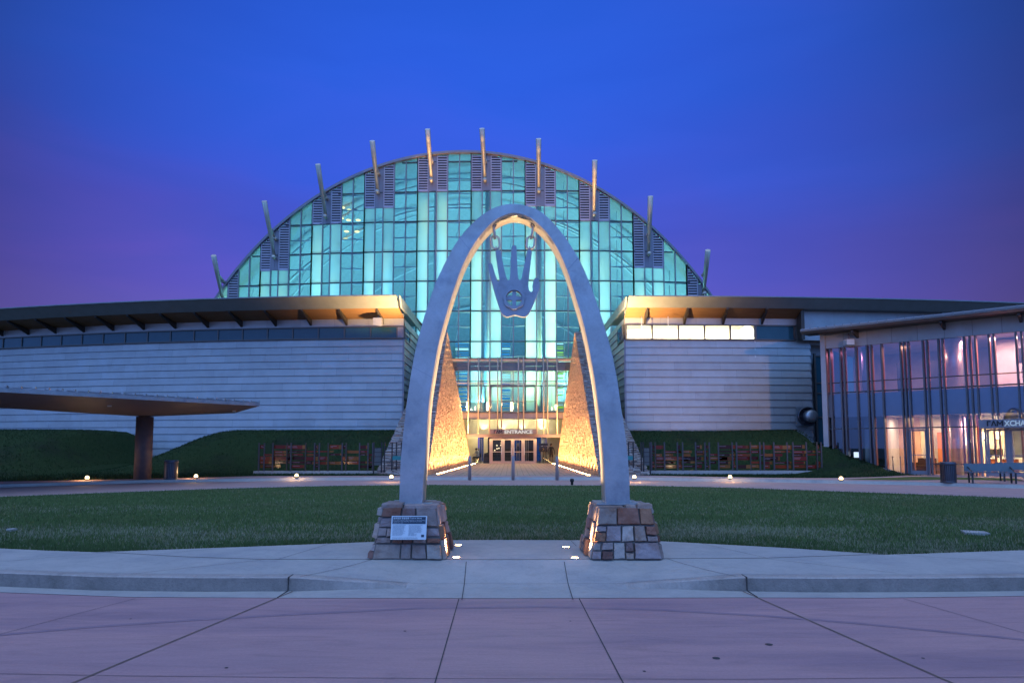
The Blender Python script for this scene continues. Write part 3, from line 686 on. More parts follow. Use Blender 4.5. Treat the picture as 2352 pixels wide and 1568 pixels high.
# in-ground uplights around the arch
def uplight(u, v, lab, aim, e=14, z=SW, group='uplights set in the pad around the arch', cone=62):
    p = gnd(u, v, z); r = root('ground_uplight', lab, 'ground light', p, group)
    mb = MB(); mb.lathe([(.062, 0), (.062, .012), (.05, .014), (.05, .006)], p, 16); mb.build('rim', m_shiny, r)
    mb = MB(); mb.lathe([(.048, .0), (.045, .012), (.001, .018)], p, 14); mb.build('lens', m_lens, r)
    l = lamp('uplight_lamp', 'SPOT', p+Vector((0, 0, .03)), e, (1, .62, .30), aim, spot_size=math.radians(cone), spot_blend=.9, shadow_soft_size=.03); return r
uplight(1053, 1253, 'lit uplight at the back right corner of the left plinth', (.17, .07, 1), 1700, cone=104)
uplight(1048, 1281, 'lit uplight at the front right corner of the left plinth', (-1, .12, .95), 420, cone=46)
uplight(1300, 1257, 'lit uplight at the back left corner of the right plinth', (-.17, .07, 1), 1700, cone=104)
uplight(1320, 1282, 'lit uplight at the front left corner of the right plinth', (1, .12, .95), 420, cone=46)
# lawn covers
for (us, lab) in (([(2206, 1224), (2262, 1227), (2275, 1232), (2218, 1230)], 'grey rectangular utility cover lying in the right part of the lawn'), ([(14, 1221), (30, 1219.5), (40, 1220.5), (24, 1222.5)], 'small pale utility cover lying in the left part of the lawn')):
    g = [gnd(u, v, .16) for u, v in us]; mb = MB(); mb.prism(g, (0, 0, .055)); mb.build('utility_cover', m_conc, label=lab, cat='utility cover')
# bollards
for k, (u, lab) in enumerate(((1078.5, 'grey bollard at the left side of the entrance court'), (1178.5, 'grey bollard in the middle of the entrance court'), (1279.5, 'grey bollard at the right side of the entrance court'))):
    p = gnd(u, 1102, .12)
    if k == 0:
        bol = root('bollard', lab, 'bollard', p, 'bollards in front of the entrance'); b0 = bol
        mb = MB(); mb.lathe([(.072, 0), (.072, .98), (.069, 1.0)], p, 20); mb.build('post', m_steel, bol)
        mb = MB(); mb.lathe([(.069, 1.0), (.05, 1.04), (.001, 1.055)], p, 20); mb.build('cap', m_steel, bol)
    else: dup(b0, p, 0, lab)
p = gnd(1314, 1113, .155); mb = MB(); mb.lathe([(.05, 0), (.05, .10), (.075, .13), (.08, .19), (.06, .23), (.001, .24)], p, 12); mb.build('sprinkler_head', m_black, label='small dark fitting on the lawn kerb before the entrance', cat='fixture')
# ------------------------------------------------------------------ glass dome hall
YD = 60.0; XC = at(1200, 900, YD).x
def YF(x): return YD + .0032*(x-XC)**2
def fac(u, v, off=0.0):
    Y = YD+off
    for _ in range(5): Y = YF(at(u, v, Y).x)+off
    return at(u, v, Y)
def ell(u):
    t = 1-((u-1067)/739.0)**2
    return 1272-923*math.sqrt(max(t, 0))
def topz(x):
    z = 20.0
    for _ in range(8):
        u, _v = proj(Vector((x, YF(x), z))); z = fac(u, ell(u)).z if 350 < u < 1790 else 5
    return z
_tz = [(x/4, topz(x/4)) for x in range(-124, 98)]
TZ = lambda x: interp(_tz, x)
m_louvre = pmat('louvre_aluminium', (.50, .45, .50), (.44, .40, .45), 3, .5, .2, attr=True)
dome = root('glass_dome_hall', 'large arched glass hall glowing turquoise, with slanted masts along its rim', 'building', (0, YD, 0))
XL = fac(519, 672).x; XR = fac(1640, 680).x
uk = [fac(u, v).x for u, v in ((508, 640), (632, 590), (748, 500), (868, 445), (991, 415), (1114, 415), (1237, 440), (1364, 495), (1489, 582), (1618, 650))]
# regularised bay centres
SP = (uk[8]-uk[1])/7; XB = [uk[1] + SP*(k-1) for k in range(0, 11)]
rowv = [373, 441.8, 510.3, 578.5, 646.7, 715, 785, 824]
rowz = [fac(1000, v).z for v in rowv]; dz = (rowz[0]-rowz[6])/6
rowz = [rowz[0]+dz] + [rowz[0]-dz*i for i in range(7)] + [fac(1000, 824).z, 6.9, 4.7]
loz = {1: fac(632, 622).z, 2: rowz[3], 3: fac(868, 479).z, 4: rowz[2], 5: rowz[2], 6: fac(1237, 474).z, 7: rowz[3], 8: fac(1489, 616).z, 0: fac(508, 700).z, 9: fac(1618, 700).z}
def pane_strip(mb, x0, x1, z0, z1, off=0.0, gapx=.03, gapz=.02, rows=None):
    """panes of one strip, each row its own pane; clipped by the roof curve"""
    rz = sorted(rows or rowz); rz = [z0] + [z for z in rz if z0+.15 < z < z1-.15] + [z1]
    for a, b in zip(rz, rz[1:]):
        xa, xb = x0+gapx, x1-gapx
        ta, tb = min(b, TZ(xa)-.25)-gapz, min(b, TZ(xb)-.25)-gapz; za = a+gapz
        if ta <= za and tb <= za: continue
        pts = [(xa, YF(xa)+off, za), (xb, YF(xb)+off, za)]
        if tb > za: pts.append((xb, YF(xb)+off, tb))
        if ta > za: pts.append((xa, YF(xa)+off, ta))
        if ta <= za: xi = lerp(xa, xb, (za-ta)/(tb-ta)); pts[0] = (xi, YF(xi)+off, za)
        if tb <= za: xi = lerp(xa, xb, (ta-za)/(ta-tb)); pts[1] = (xi, YF(xi)+off, za)
        if len(pts) >= 3: mb.poly(pts)
NW = .0745*SP; FW = .208*SP   # half narrow strip, frosted width
mbm = MB()
def mullion(x, w_=.09, z0=4.7):
    zt = TZ(x)-.2
    if zt > z0: mbm.box(x-w_/2, x+w_/2, YF(x)-.14, YF(x)+.10, z0, zt)
ZB = 4.7
for i, xb in enumerate(XB):
    xs = [xb-NW-FW, xb-NW, xb+NW, xb+NW+FW, xb+SP/2 + 0.0, xb+SP-NW-FW]
    for x in xs:
        if XL < x < XR: mullion(x)
    lz = loz.get(i, 0)
    for side, (xa, xc) in enumerate(((xs[0], xs[1]), (xs[2], xs[3]))):
        xm = (xa+xc)/2
        if not (XL < xa and xc < XR): continue
        top = max(TZ(xa), TZ(xc))
        mb = MB(); pane_strip(mb, xa, xc, ZB, lz if lz else top)
        if mb.f: mb.build('frosted_glass_strip', m_frost, dome)
        if lz and lz < top:   # louvre panel
            mb = MB(); z = lz+.08
            while z < top:
                za = TZ(xa)-.3; zb = TZ(xc)-.3
                x0, x1 = xa+.07, xc-.07
                if z > min(za, zb):
                    if za < zb: x0 = max(x0, lerp(xa, xc, (z-za)/max(zb-za, .01)))
                    else: x1 = min(x1, lerp(xa, xc, (za-z)/max(za-zb, .01)))
                if x1-x0 > .1:
                    y = YF(xm); rail = abs((z-lz) % 2.2) < .16
                    if rail: mb.box(x0, x1, y-.11, y+.02, z-.02, z+.14)
                    else: mb.hexa([(x0, y-.13, z), (x1, y-.13, z), (x1, y-.02, z+.05), (x0, y-.02, z+.05), (x0, y-.12, z+.115), (x1, y-.12, z+.115), (x1, y+.01, z+.125), (x0, y+.01, z+.125)])
                z += .235
            y = YF(xm)
            for q in range(6):
                xa_, xb_ = lerp(xa+.06, xc-.06, q/6), lerp(xa+.06, xc-.06, (q+1)/6); tt = min(TZ(xa_), TZ(xb_))-.25
                if tt > lz+.1: mb.col = (.05, .07, .08); mb.box(xa_, xb_, y+.05, y+.07, lz, tt); mb.col = (1, 1, 1)  # dark plate added to block hall light and shade the gaps between slats
            mb.box(xa+.04, xa+.10, y-.13, y+.03, lz, TZ(xa)-.25); mb.box(xc-.10, xc-.04, y-.13, y+.03, lz, TZ(xc)-.25); mb.box(xa+.04, xc-.04, y-.13, y+.03, lz-.02, lz+.07)
            mb.build('louvre_panel', m_louvre, dome)
    if XL < xs[1] and xs[2] < XR:
        mb = MB(); pane_strip(mb, xs[1], xs[2], ZB, lz if lz else 40)
        if mb.f: mb.build('narrow_glass_strip', m_clear, dome)
        if lz:
            mb = MB(); y = YF(xb); t = TZ(xb)-.2
            mb.box(xs[1]+.045, xb-.012, y-.10, y+.0, lz, t); mb.box(xb+.012, xs[2]-.045, y-.10, y+.0, lz, t); mb.box(xb-.011, xb+.011, y-.06, y+.0, lz, t)
            mb.build('mast_backplate', m_alu, dome)
    xa, xm2, xc = xs[3], xs[4], xs[5]
    for p, q in ((xa, xm2), (xm2, xc)):
        p_, q_ = max(p, XL), min(q, XR)
        if q_-p_ > .2 and (TZ(p_) > ZB or TZ(q_) > ZB):
            mb = MB(); pane_strip(mb, p_, q_, ZB, 40)
            if mb.f: mb.build('clear_glass_strip', m_clear, dome)
# first bays left of mast 0
mbm.build('vertical_mullions', m_alu, dome)
for z in rowz[:-1]:
    mb = MB()
    xs = [x/2 for x in range(-60, 50) if XL+.3 < x/2 < XR-.3 and TZ(x/2) > z+.3]
    for x0, x1 in zip(xs, xs[1:]):
        if x1-x0 < .6: mb.hexa([(x0, YF(x0)-.105, z-.045), (x1, YF(x1)-.105, z-.045), (x1, YF(x1)+.08, z-.045), (x0, YF(x0)+.08, z-.045), (x0, YF(x0)-.105, z+.045), (x1, YF(x1)-.105, z+.045), (x1, YF(x1)+.08, z+.045), (x0, YF(x0)+.08, z+.045)])
    if mb.f: mb.build('horizontal_mullion', m_aludk, dome)
# rim and shell
mb = MB(); xs = [lerp(XL-1.5, XR+1.2, i/90) for i in range(91)]
def rimpt(x, dy, up): return Vector((x + up*(x-XC)/60, YF(x)+dy, max(TZ(x), 2)+up))
for x0, x1 in zip(xs, xs[1:]):
    a = [rimpt(x0, -.35, -.20), rimpt(x1, -.35, -.20), rimpt(x1, .1, -.20), rimpt(x0, .1, -.20), rimpt(x0, -.35, .02), rimpt(x1, -.35, .02), rimpt(x1, .1, .08), rimpt(x0, .1, .08)]
    mb.hexa(a)
mb.build('roof_edge', m_alu, dome)
mb = MB(); mb.smooth = True; NJ = 12
def shell(x, j, s=1.0):
    a = j/NJ*math.pi/2; c = math.cos(a)*s
    return Vector((XC+(x-XC)*c, YF(x)*1.0+.1+(34*math.sin(a)), max(TZ(x)+.1, 3)*c))
for x0, x1 in zip(xs, xs[1:]):
    for j in range(NJ): mb.poly([shell(x0, j), shell(x1, j), shell(x1, j+1), shell(x0, j+1)])
m_shell = pmat('shell_lining', (.46, .50, .50), None, 3, .6)
mb.build('roof_shell', m_shell, dome)
mb = MB(); x = [XL-1.5, XR+1.2]
mb.box(XL-1, XR+1, YD+.3, 95, 4.3, 4.62); mb.build('hall_floor', m_floor, dome)
# white trusses seen through the glass
mb = MB()
def trusspt(x, drop, back): return Vector((XC+(x-XC)*.985, YF(x)+back, TZ(x)-drop))
for back, dr in ((4.5, 1.5),):
    px_ = [lerp(XL+4, XR-4, i/36) for i in range(37)]
    up = [trusspt(x, dr*.6, back) for x in px_]; lo = [trusspt(x, dr*.6+2.3, back+.3) for x in px_]
    mb.sweep(up, .11, 6); mb.sweep(lo, .13, 6)
mb.build('arched_truss', m_tube, dome)
rnd = random.Random(3)
for i, xb in enumerate(XB):
    if not (XL+2 < xb < XR-2): continue
    zt = TZ(xb)-1.2; mb = MB(); y = YF(xb)+3.4
    mb.tube((xb, y, 4.62), (xb, y, zt), .27, .24, 12); mb.build('mast_column', m_tube, dome)
mb = MB()
for i, xb in enumerate(XB):
    a, b = xb+NW+FW, xb+SP-NW-FW
    if b < XL+1 or a > XR-1: continue
    z = 5.5
    while z < max(TZ(max(a, XL)), TZ(min(b, XR)))-1:
        if min(TZ(a), TZ(b)) > z+.6:
            y = YF((a+b)/2); s = .22 if i % 2 else -.18
            mb.tube((a-.3, y+.9, z), (b+.3, y+.95, z+s*.3), .07, n=6); mb.tube((a+(b-a)*.35, y+.9, z+.05), (a+(b-a)*.42, y+1.6, z+1.3), .03, n=5)
            mb.box((a+b)/2-.15, (a+b)/2+.1, y+.8, y+1.0, z-.08, z+.07)
        z += dz/2
mb.build('purlin_tubes', m_tube, dome)
# back ribs on the shell
mb = MB()
for j in (2, 4, 6, 8): mb.sweep([shell(lerp(XL+1, XR-1, t/30), j, .975)+Vector((0, 0, -.5)) for t in range(31)], .10, 6)
mb.build('shell_ribs', m_tube, dome)
# gallery behind the lower rows (balcony edge and screens)
mb = MB(); zg = fac(1178, 800).z
for (ua, ub, vv) in ((1046, 1076, 806), (1130, 1170, 800), (1255, 1290, 800), (1255, 1290, 815)): pass
mb.box(-9, 9, YD+9, YD+9.4, 4.62, zg-1.2); mb.build('gallery_wall', m_ply, dome)
# coloured light strips in the two lowest storeys
m_sb = emat('blue_led_strip', (.04, .42, 1.0), .75); m_sl = emat('lime_led_strip', (.45, 1, .10), .85); m_sw = emat('white_led_strip', (.5, .95, 1), 1.3)
lr = random.Random(4)
for ua, ub, mt in ((1046, 1076, m_sb), (1129, 1172, m_sb), (1254, 1294, m_sl)):
    for va, vb in ((788, 823), (850, 940)):
        v = va
        while v < vb:
            h_ = lr.uniform(1.2, 4.5); p, q = fac(ua, v, 1.4), fac(ub, v+h_, 1.4); mb = MB(); mb.box(p.x, q.x, p.y, p.y+.06, q.z, p.z); mb.build('led_strip', mt if lr.random() < .8 else m_sw, dome); v += h_+lr.uniform(2.5, 6)
# coloured floodlights that wash the hall from its floor
def hue(i):
    return [(.40, .95, .50), (.45, 1, .50), (.25, .80, .72), (.08, .62, .95), (.06, .58, 1.0), (.40, .88, .70), (.48, .95, .60), (.22, .78, .85), (.30, .9, .62), (.3, .9, .6), (.2, .9, .6), (.2, .9, .6), (.2, .9, .6)][i]
wr = random.Random(12)
for i, xb in enumerate(XB):
    if not (XL+1 < xb < XR-1): continue
    zt = TZ(xb)
    for s in (-1, 1):
        x = xb+s*(NW+FW*.5); hgt = max((zt-6)*wr.uniform(.50, .72), 2); k = 1.25 if i in (3, 4, 5, 6) else .8
        o1, o2 = wr.choice(((-.22, .28), (.22, -.28)))
        l = lamp('hall_wash_lamp', 'AREA', (x+o1, YF(x)+1.5, 5+hgt/2), 2.5*hgt*k*wr.uniform(.55, 1.4), hue(i), (0, -1, .02), shape='RECTANGLE', size=.5, size_y=hgt)
        l = lamp('hall_wash_lamp', 'AREA', (x+o2, YF(x)+.55, 5+hgt*.6), (1.7 if 3 <= i <= 7 else 1.1)*hgt*wr.uniform(.4, 1.3), (.75, 1, .40), (0, -1, .02), shape='RECTANGLE', size=.16, size_y=hgt*1.2)
for (x, y, z, e, c) in ((-14, 66, 6, 2100, (.13, .62, .95)), (-3, 70, 6, 2800, (.12, .56, .95)), (6, 66, 6, 2100, (.20, .68, .90)), (14, 66, 6, 1300, (.26, .80, .80)), (-22, 68, 6, 1300, (.30, .85, .70)), (0, 62.5, 5.2, 900, (.62, 1, .50)), (5.5, 62, 7, 420, (.65, 1, .15)), (-4, 62, 7, 300, (.05, .6, 1))):
    lamp('hall_flood_lamp', 'AREA', (x, y, z), e, c, (0, .05, 1), shape='DISK', size=3)
# warm lamps hanging inside the hall
cl0 = None
for k, (u, v) in enumerate(((804.5, 430.5), (786.5, 477.5), (802, 483), (784, 502), (777.5, 504), (800.5, 506), (822.7, 506), (796, 532), (820, 532.5), (793.5, 549.5))):
    p = fac(u, v, 4.5)
    if cl0 is None:
        cl0 = root('hall_ceiling_lamp', 'oval warm lamp in the hall glass, topmost of its cluster', 'lamp', p, 'warm lamps inside the glass hall')
        mb = MB(); mb.lathe([(.001, -.05), (.2, -.03), (.26, .02), (.2, .06), (.001, .08)], p, 12); mb.build('shade', emat('hall_lamp_glow', (1, .85, .35), 2.2), cl0)
        mb = MB(); mb.tube(p+Vector((0, 0, .07)), p+Vector((0, 0, .8)), .015, n=5); mb.build('stem', m_tube, cl0)
    else: dup(cl0, p, 0, 'oval warm lamp in the hall glass, '+['', 'second', 'third', 'fourth', 'fifth', 'sixth', 'seventh', 'eighth', 'ninth', 'tenth'][k]+' from the top of its cluster')
# masts along the rim
mtop = [(490.5, 587), (607, 462), (730, 377.5), (855, 324), (982, 297), (1107, 295.5), (1237, 319), (1366, 368.5), (1494, 451), (1626, 575)]
mbot = [(512, 690), (631, 592), (748.5, 499), (868, 442.5), (991, 415.5), (1114, 415.5), (1237.5, 440), (1364.5, 494), (1489.5, 584), (1616, 675)]
for k in range(10):
    B_ = fac(*mbot[k], -.35); T_ = at(*mtop[k], B_.y-3.0); U_ = B_ + Vector((.02, .05, 1.75)); J_ = B_.lerp(T_, .60)
    mb = MB(); d = (T_-B_).normalized(); side = Vector((1, 0, 0))
    mb.sweep([B_, B_.lerp(T_, .25), B_.lerp(T_, .6), T_], [.14, .16, .20, .235], 8)
    mb.sweep([U_, U_.lerp(J_, .5), J_], [.13, .13, .10], 8)
    for q in (B_, U_): mb.lathe([(.001, -.10), (.17, -.08), (.17, .42), (.001, .43)], q+Vector((0, -.0, 0)), 12, 'y')
    mb.build('mast', m_mast, dome)
    if 4 <= k <= 8:
        l = lamp('mast_lamp', 'SPOT', B_+Vector((.0, -2.2, -.8)), 2600 if k < 8 else 600, (1, .62, .2), T_-(B_+Vector((.0, -2.2, -.8))), spot_size=math.radians(15), spot_blend=.8, shadow_soft_size=.05)
# ------------------------------------------------------------------ sloping stone walls
def stonewall(sg, lab, P_):
    # P_: dict of key pixel/world points
    r = root('stone_wall', lab, 'stone wall', P_['fi'], 'stone walls flanking the entrance')
    fi, fo, pk, pko, bt, bb, ob = (P_[k] for k in ('fi', 'fo', 'pk', 'pko', 'bt', 'bb', 'ob'))
    mb = MB()
    for tri in ((fo, fi, pk, pko), (fi, bb, bt, pk), (fo, pko, bt, ob), (pko, pk, bt), (bb, ob, bt)): mb.poly(tri)
    mb.build('wall_core', m_mortar, r)
    rnd = random.Random(7 if sg < 0 else 8)
    # lit inner face: rows of thin split stones
    mb = MB(); nrm = (bb-fi).cross(pk-fi).normalized()
    if nrm.x*sg > 0: nrm = -nrm
    hmax = pk.z; nr = int(hmax/.115)
    def face_span(t):   # left edge fi->pk ; right edge bb->bt, then bt->pk
        a = fi.lerp(pk, t)
        z = lerp(fi.z, pk.z, t)
        if z <= bt.z: b = bb.lerp(bt, (z-bb.z)/(bt.z-bb.z))
        else: b = bt.lerp(pk, (z-bt.z)/(pk.z-bt.z))
        return a, b
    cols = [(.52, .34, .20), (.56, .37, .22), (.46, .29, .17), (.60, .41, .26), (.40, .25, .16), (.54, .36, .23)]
    for i in range(nr):
        t0, t1 = i/nr, (i+1)/nr - .0012; a0, b0 = face_span(t0); a1, b1 = face_span(t1); Ln = (b0-a0).length
        if Ln < .1: continue
        s = 0.0
        while s < Ln:
            w_ = rnd.uniform(.08, .26); s1 = min(s+w_, Ln); f0, f1 = s/Ln, s1/Ln
            o0, o1 = rnd.uniform(.012, .034), rnd.uniform(.012, .034); k = rnd.uniform(.8, 1.1); c = rnd.choice(cols); mb.col = tuple(x*k for x in c)
            p = [a0.lerp(b0, f0)+nrm*o0, a0.lerp(b0, f1)+nrm*o1, a1.lerp(b1, f1)+nrm*(o1+rnd.uniform(-.01, .01)), a1.lerp(b1, f0)+nrm*(o0+rnd.uniform(-.01, .01))]
            q = [a0.lerp(b0, f0), a0.lerp(b0, f1), a1.lerp(b1, f1), a1.lerp(b1, f0)]
            b = len(mb.v); mb.v += [tuple(x) for x in q+p]; mb.face([b+4, b+5, b+6, b+7])
            for m_ in range(4): mb.face([b+m_, b+(m_+1) % 4, b+4+(m_+1) % 4, b+4+m_])
            s = s1+.012
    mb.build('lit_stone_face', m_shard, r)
    mb = MB(); nrm = (fi-fo).cross(pk-fo).normalized()
    if nrm.y > 0: nrm = -nrm
    nr = int((pk-fi).length/.16)
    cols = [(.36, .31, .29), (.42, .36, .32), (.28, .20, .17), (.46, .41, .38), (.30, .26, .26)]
    for (E0, E1, G0, G1, ny) in ((fo, fi, pko, pk, nrm), (ob, fo, bt, pko, Vector((sg, -.1, .5)).normalized())):
        for i in range(nr):
            t0, t1 = i/nr, (i+1)/nr-.001; a0, b0, a1, b1 = E0.lerp(G0, t0), E1.lerp(G1, t0), E0.lerp(G0, t1), E1.lerp(G1, t1); Ln = (b0-a0).length; s = 0
            while s < Ln:
                s1 = min(s+rnd.uniform(.15, .6), Ln); f0, f1 = s/Ln, s1/Ln; o0 = rnd.uniform(.01, .07); k = rnd.uniform(.6, 1.1); mb.col = tuple(x*k for x in rnd.choice(cols))
                q = [a0.lerp(b0, f0), a0.lerp(b0, f1), a1.lerp(b1, f1), a1.lerp(b1, f0)]; p = [x+ny*o0 for x in q]
                b = len(mb.v); mb.v += [tuple(x) for x in q+p]; mb.face([b+4, b+5, b+6, b+7])
                for m_ in range(4): mb.face([b+m_, b+(m_+1) % 4, b+4+(m_+1) % 4, b+4+m_])
                s = s1+.012
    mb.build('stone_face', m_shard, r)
    # grazing lights in a row at the foot
    n = 20; proto = None
    nrm0 = (bb-fi).cross(pk-fi).normalized()
    if nrm0.x*sg > 0: nrm0 = -nrm0
    upv = (bb-fi).cross(nrm0).normalized()
    if upv.z < 0: upv = -upv
    for i in range(n):
        t = (i+.5)/n; t = 1-(1-t)**1.0; p = fi.lerp(bb, .01+t*.97) + Vector((-sg*.42, 0, 0)); p.z = .12
        lb = 'first small ground spotlight from the front, at the foot of the %s stone wall' % ('left' if sg < 0 else 'right')
        if proto is None:
            proto = root('ground_spotlight', lb, 'ground light', p, 'spotlights in a row along the foot of the %s stone wall' % ('left' if sg < 0 else 'right'))
            mb = MB(); mb.lathe([(.115, 0), (.115, .03), (.10, .035), (.09, .02)], p, 14); mb.build('rim', m_black, proto)
            mb = MB(); mb.lathe([(.078, .005), (.07, .04), (.001, .06)], p, 12); mb.build('lens', m_lens, proto)
        else: dup(proto, p, 0, ordl[i]+' small ground spotlight from the front, at the foot of the %s stone wall' % ('left' if sg < 0 else 'right'))
        lamp('spotlight_lamp', 'SPOT', p+Vector((0, 0, .10)), 1000, (1, .54, .21), upv - nrm0*.10, spot_size=math.radians(120), spot_blend=1.0, shadow_soft_size=.04)
        lamp('spotlight_lamp', 'SPOT', p+Vector((0, 0, .10)), 10500, (1, .52, .21), upv - nrm0*.085, spot_size=math.radians(32), spot_blend=1.0, shadow_soft_size=.04)
YV = 58.3
ordl = 'first second third fourth fifth sixth seventh eighth ninth tenth eleventh twelfth thirteenth fourteenth fifteenth sixteenth seventeenth eighteenth nineteenth twentieth'.split()
Lw = dict(fi=gnd(981, 1092, .1), fo=gnd(864, 1090, .1), pk=at(1027, 763, 56), pko=at(1010, 763, 56), bt=at(1031.5, 785, YV), bb=at(1082, 1066, YV), ob=at(1000, 1066, YV))
Rw = dict(fi=gnd(1377, 1095, .1), fo=gnd(1492, 1091, .1), pk=at(1321, 763, 56), pko=at(1339, 763, 56), bt=at(1317.5, 785, YV), bb=at(1279, 1066, YV), ob=at(1360, 1066, YV))
stonewall(-1, 'tall sloping stone wall on the left side of the entrance court, lit golden', Lw)
stonewall(1, 'tall sloping stone wall on the right side of the entrance court, lit golden', Rw)
# ------------------------------------------------------------------ entrance front
ves = root('entrance_building', 'glazed two-storey entrance with four doors between the stone walls', 'building', (0, YV, .12))
def vx(x): return at(x/4.876+1004.9, 900, YV).x       # measured from the entrance close-up
def vz(y): return at(1178, y/4.876+792.4, YV).z
zb0 = .12; XLv, XRv = vx(150), vx(1560)
def edgeX(z, side):
    P_ = Lw if side < 0 else Rw; t = max(0, min(1, (z-.1)/(P_['bt'].z-.1))); return lerp(P_['bb'].x, P_['bt'].x, t)
def hband(mb, z0, z1, y0, y1, pad=.3):
    mb.box(edgeX((z0+z1)/2, -1)-pad, edgeX((z0+z1)/2, 1)+pad, y0, y1, z0, z1)
mb = MB(); hband(mb, vz(180), vz(152), YV-.1, YV+1.5); mb.build('roof_slab', m_bronze, ves)
mb = MB(); hband(mb, vz(285), vz(235), YV+.15, YV+.55); hband(mb, vz(230), vz(186), YV+.15, YV+.35); mb.build('upper_beam', m_bronze, ves)
mb = MB(); hband(mb, vz(822), vz(748), YV+.06, YV+1.7); mb.build('floor_band', m_bronze, ves)
mb = MB(); hband(mb, vz(757), vz(745), YV-.06, YV+.05); hband(mb, vz(409), vz(400), YV-.04, YV+.05); hband(mb, vz(158), vz(149), YV-.14, YV-.102); mb.build('dark_transoms', m_aludk, ves)
mb = MB(); hband(mb, vz(436), vz(426), YV-.30, YV-.22); mb.build('rail', m_bronze, ves)
mb = MB(); hband(mb, vz(1032), vz(997), YV-.12, YV+.30); mb.build('door_header', m_bronze, ves)
tubes = [347, 460, 583, 675, 717, 905, 962, 1108, 1185, 1230, 1337]
for x in tubes:
    lo = 940 if 583 < x < 1108 else 995
    mb = MB(); mb.tube((vx(x), YV-.34, vz(lo)), (vx(x), YV-.34, vz(140)), .055, n=8)
    for zz in (755, 410, 240): mb.tube((vx(x), YV-.34, vz(zz)), (vx(x), YV-.04, vz(zz)), .02, n=5)
    mb.build('vertical_tube', m_bronze, ves)
def vpane(mb, x0, x1, z0, z1, y=YV):
    a0 = max(vx(x0), edgeX(z0, -1)-.1) if x0 < 300 else vx(x0); a1 = a0 if x0 >= 300 else max(vx(x0), edgeX(z1, -1)-.1)
    b0 = min(vx(x1), edgeX(z0, 1)+.1) if x1 > 1360 else vx(x1); b1 = b0 if x1 <= 1360 else min(vx(x1), edgeX(z1, 1)+.1)
    mb.poly([(a0+.02, y, z0), (b0-.02, y, z0), (b1-.02, y, z1), (a1+.02, y, z1)])
cols_ = [150, 347, 460, 583, 717, 836, 962, 1108, 1230, 1337, 1560]
for (za, zb) in ((745, 409), (400, 180), (995, 822)):
    for a, b in zip(cols_, cols_[1:]):
        mb = MB(); vpane(mb, a, b, vz(za), vz(zb)); mb.build('glass_pane', m_lobby, ves)
mb = MB()
for x in (205, 360, 480, 575, 1115, 1165, 1225, 1320, 1440):
    mb.box(vx(x)-.03, vx(x)+.03, YV+.02, YV+.14, vz(745), vz(240))
mb.build('inner_mullions', m_alu, ves)
mb = MB()   # upper portal frame
for a, b, c, d in ((590, 604, 745, 440), (1086, 1100, 745, 440), (590, 1100, 468, 440), (838, 848, 745, 468), (604, 1086, 632, 624)): mb.box(vx(a), vx(b), YV+.16, YV+.26, vz(c), vz(d))
mb.build('upper_portal_frame', m_bronze, ves)
# doors
mb = MB()
for a, b, c, d in ((583, 608, 1345, 1035), (724, 742, 1345, 1035), (834, 850, 1345, 1035), (950, 965, 1345, 1035), (1085, 1108, 1345, 1035), (583, 1108, 1048, 1033), (340, 583, 1340, 1332), (1108, 1350, 1340, 1332)):
    mb.box(vx(a), vx(b), YV-.04, YV+.10, max(vz(c), .12), vz(d))
mb.build('door_frame', m_bronze, ves)
for a, b, hs in ((608, 724, 1), (742, 834, 1), (850, 950, -1), (965, 1085, -1)):
    dr = MB(); s = .085; x0, x1, z0, z1 = vx(a), vx(b), .13, vz(1050)
    for q in ((x0, x0+s, z0, z1), (x1-s, x1, z0, z1), (x0+s, x1-s, z0, z0+.20), (x0+s, x1-s, z1-s, z1), (x0+s, x1-s, z0+.95, z0+1.02)): dr.box(q[0], q[1], YV, YV+.05, q[2], q[3])
    do = dr.build('door', m_bronze, ves)
    g = MB(); g.poly([(x0+s, YV+.02, z0+.2), (x1-s, YV+.02, z0+.2), (x1-s, YV+.02, z1-s), (x0+s, YV+.02, z1-s)]); g.build('door_glass', m_lobby, do)
    xh = x1-.06 if hs > 0 else x0+.06; g = MB(); g.beam((xh, YV-.07, z0+.75), (xh, YV-.07, z0+1.35), .04, .04); g.beam((xh, YV-.07, z0+.8), (xh, YV, z0+.8), .03, .03); g.beam((xh, YV-.07, z0+1.3), (xh, YV, z0+1.3), .03, .03); g.build('handle', m_white, do)
for a, b in ((240, 345), (345, 460), (460, 583), (1108, 1230), (1230, 1345), (1345, 1450)):
    mb = MB(); vpane(mb, a, b, .14, vz(1040)); mb.build('side_glass', m_lobby, ves)
# lobby interior
mb = MB(); mb.box(-8, 8, YV+.35, 72, .02, .12); mb.build('lobby_floor', m_floor, ves)
mb = MB(); mb.box(-8, 8, YV+1.75, 72, 4.15, 4.28); mb.build('lobby_ceiling', m_cream, ves)
zc0 = vz(1035)
mb = MB()
mb.box(-8, 8, YV+2.3, YV+2.5, zc0+.05, 4.14)      # bulkhead behind the clerestory
mb.box(-8, vx(425), YV+4.5, YV+4.7, .12, 4.14); mb.box(vx(497), vx(552), YV+4.5, YV+4.7, .12, 4.14); mb.box(vx(1240), 8, YV+3.2, YV+3.4, .12, 4.14)
mb.build('lobby_wall', m_cream, ves)
mb = MB(); mb.box(vx(552), vx(860), YV+5.2, YV+5.4, .12, 4.0); mb.box(vx(560), vx(586), YV+.9, YV+1.1, .12, zc0); mb.box(vx(942), vx(1150), YV+8, YV+8.2, .12, 4); mb.build('dark_partition', m_black, ves)
mb = MB(); mb.box(vx(400), vx(1240), YV+12, YV+12.1, .12, 3.9); mb.build('far_window', emat('blue_window', (.03, .14, .62), .22), ves)
mb = MB()
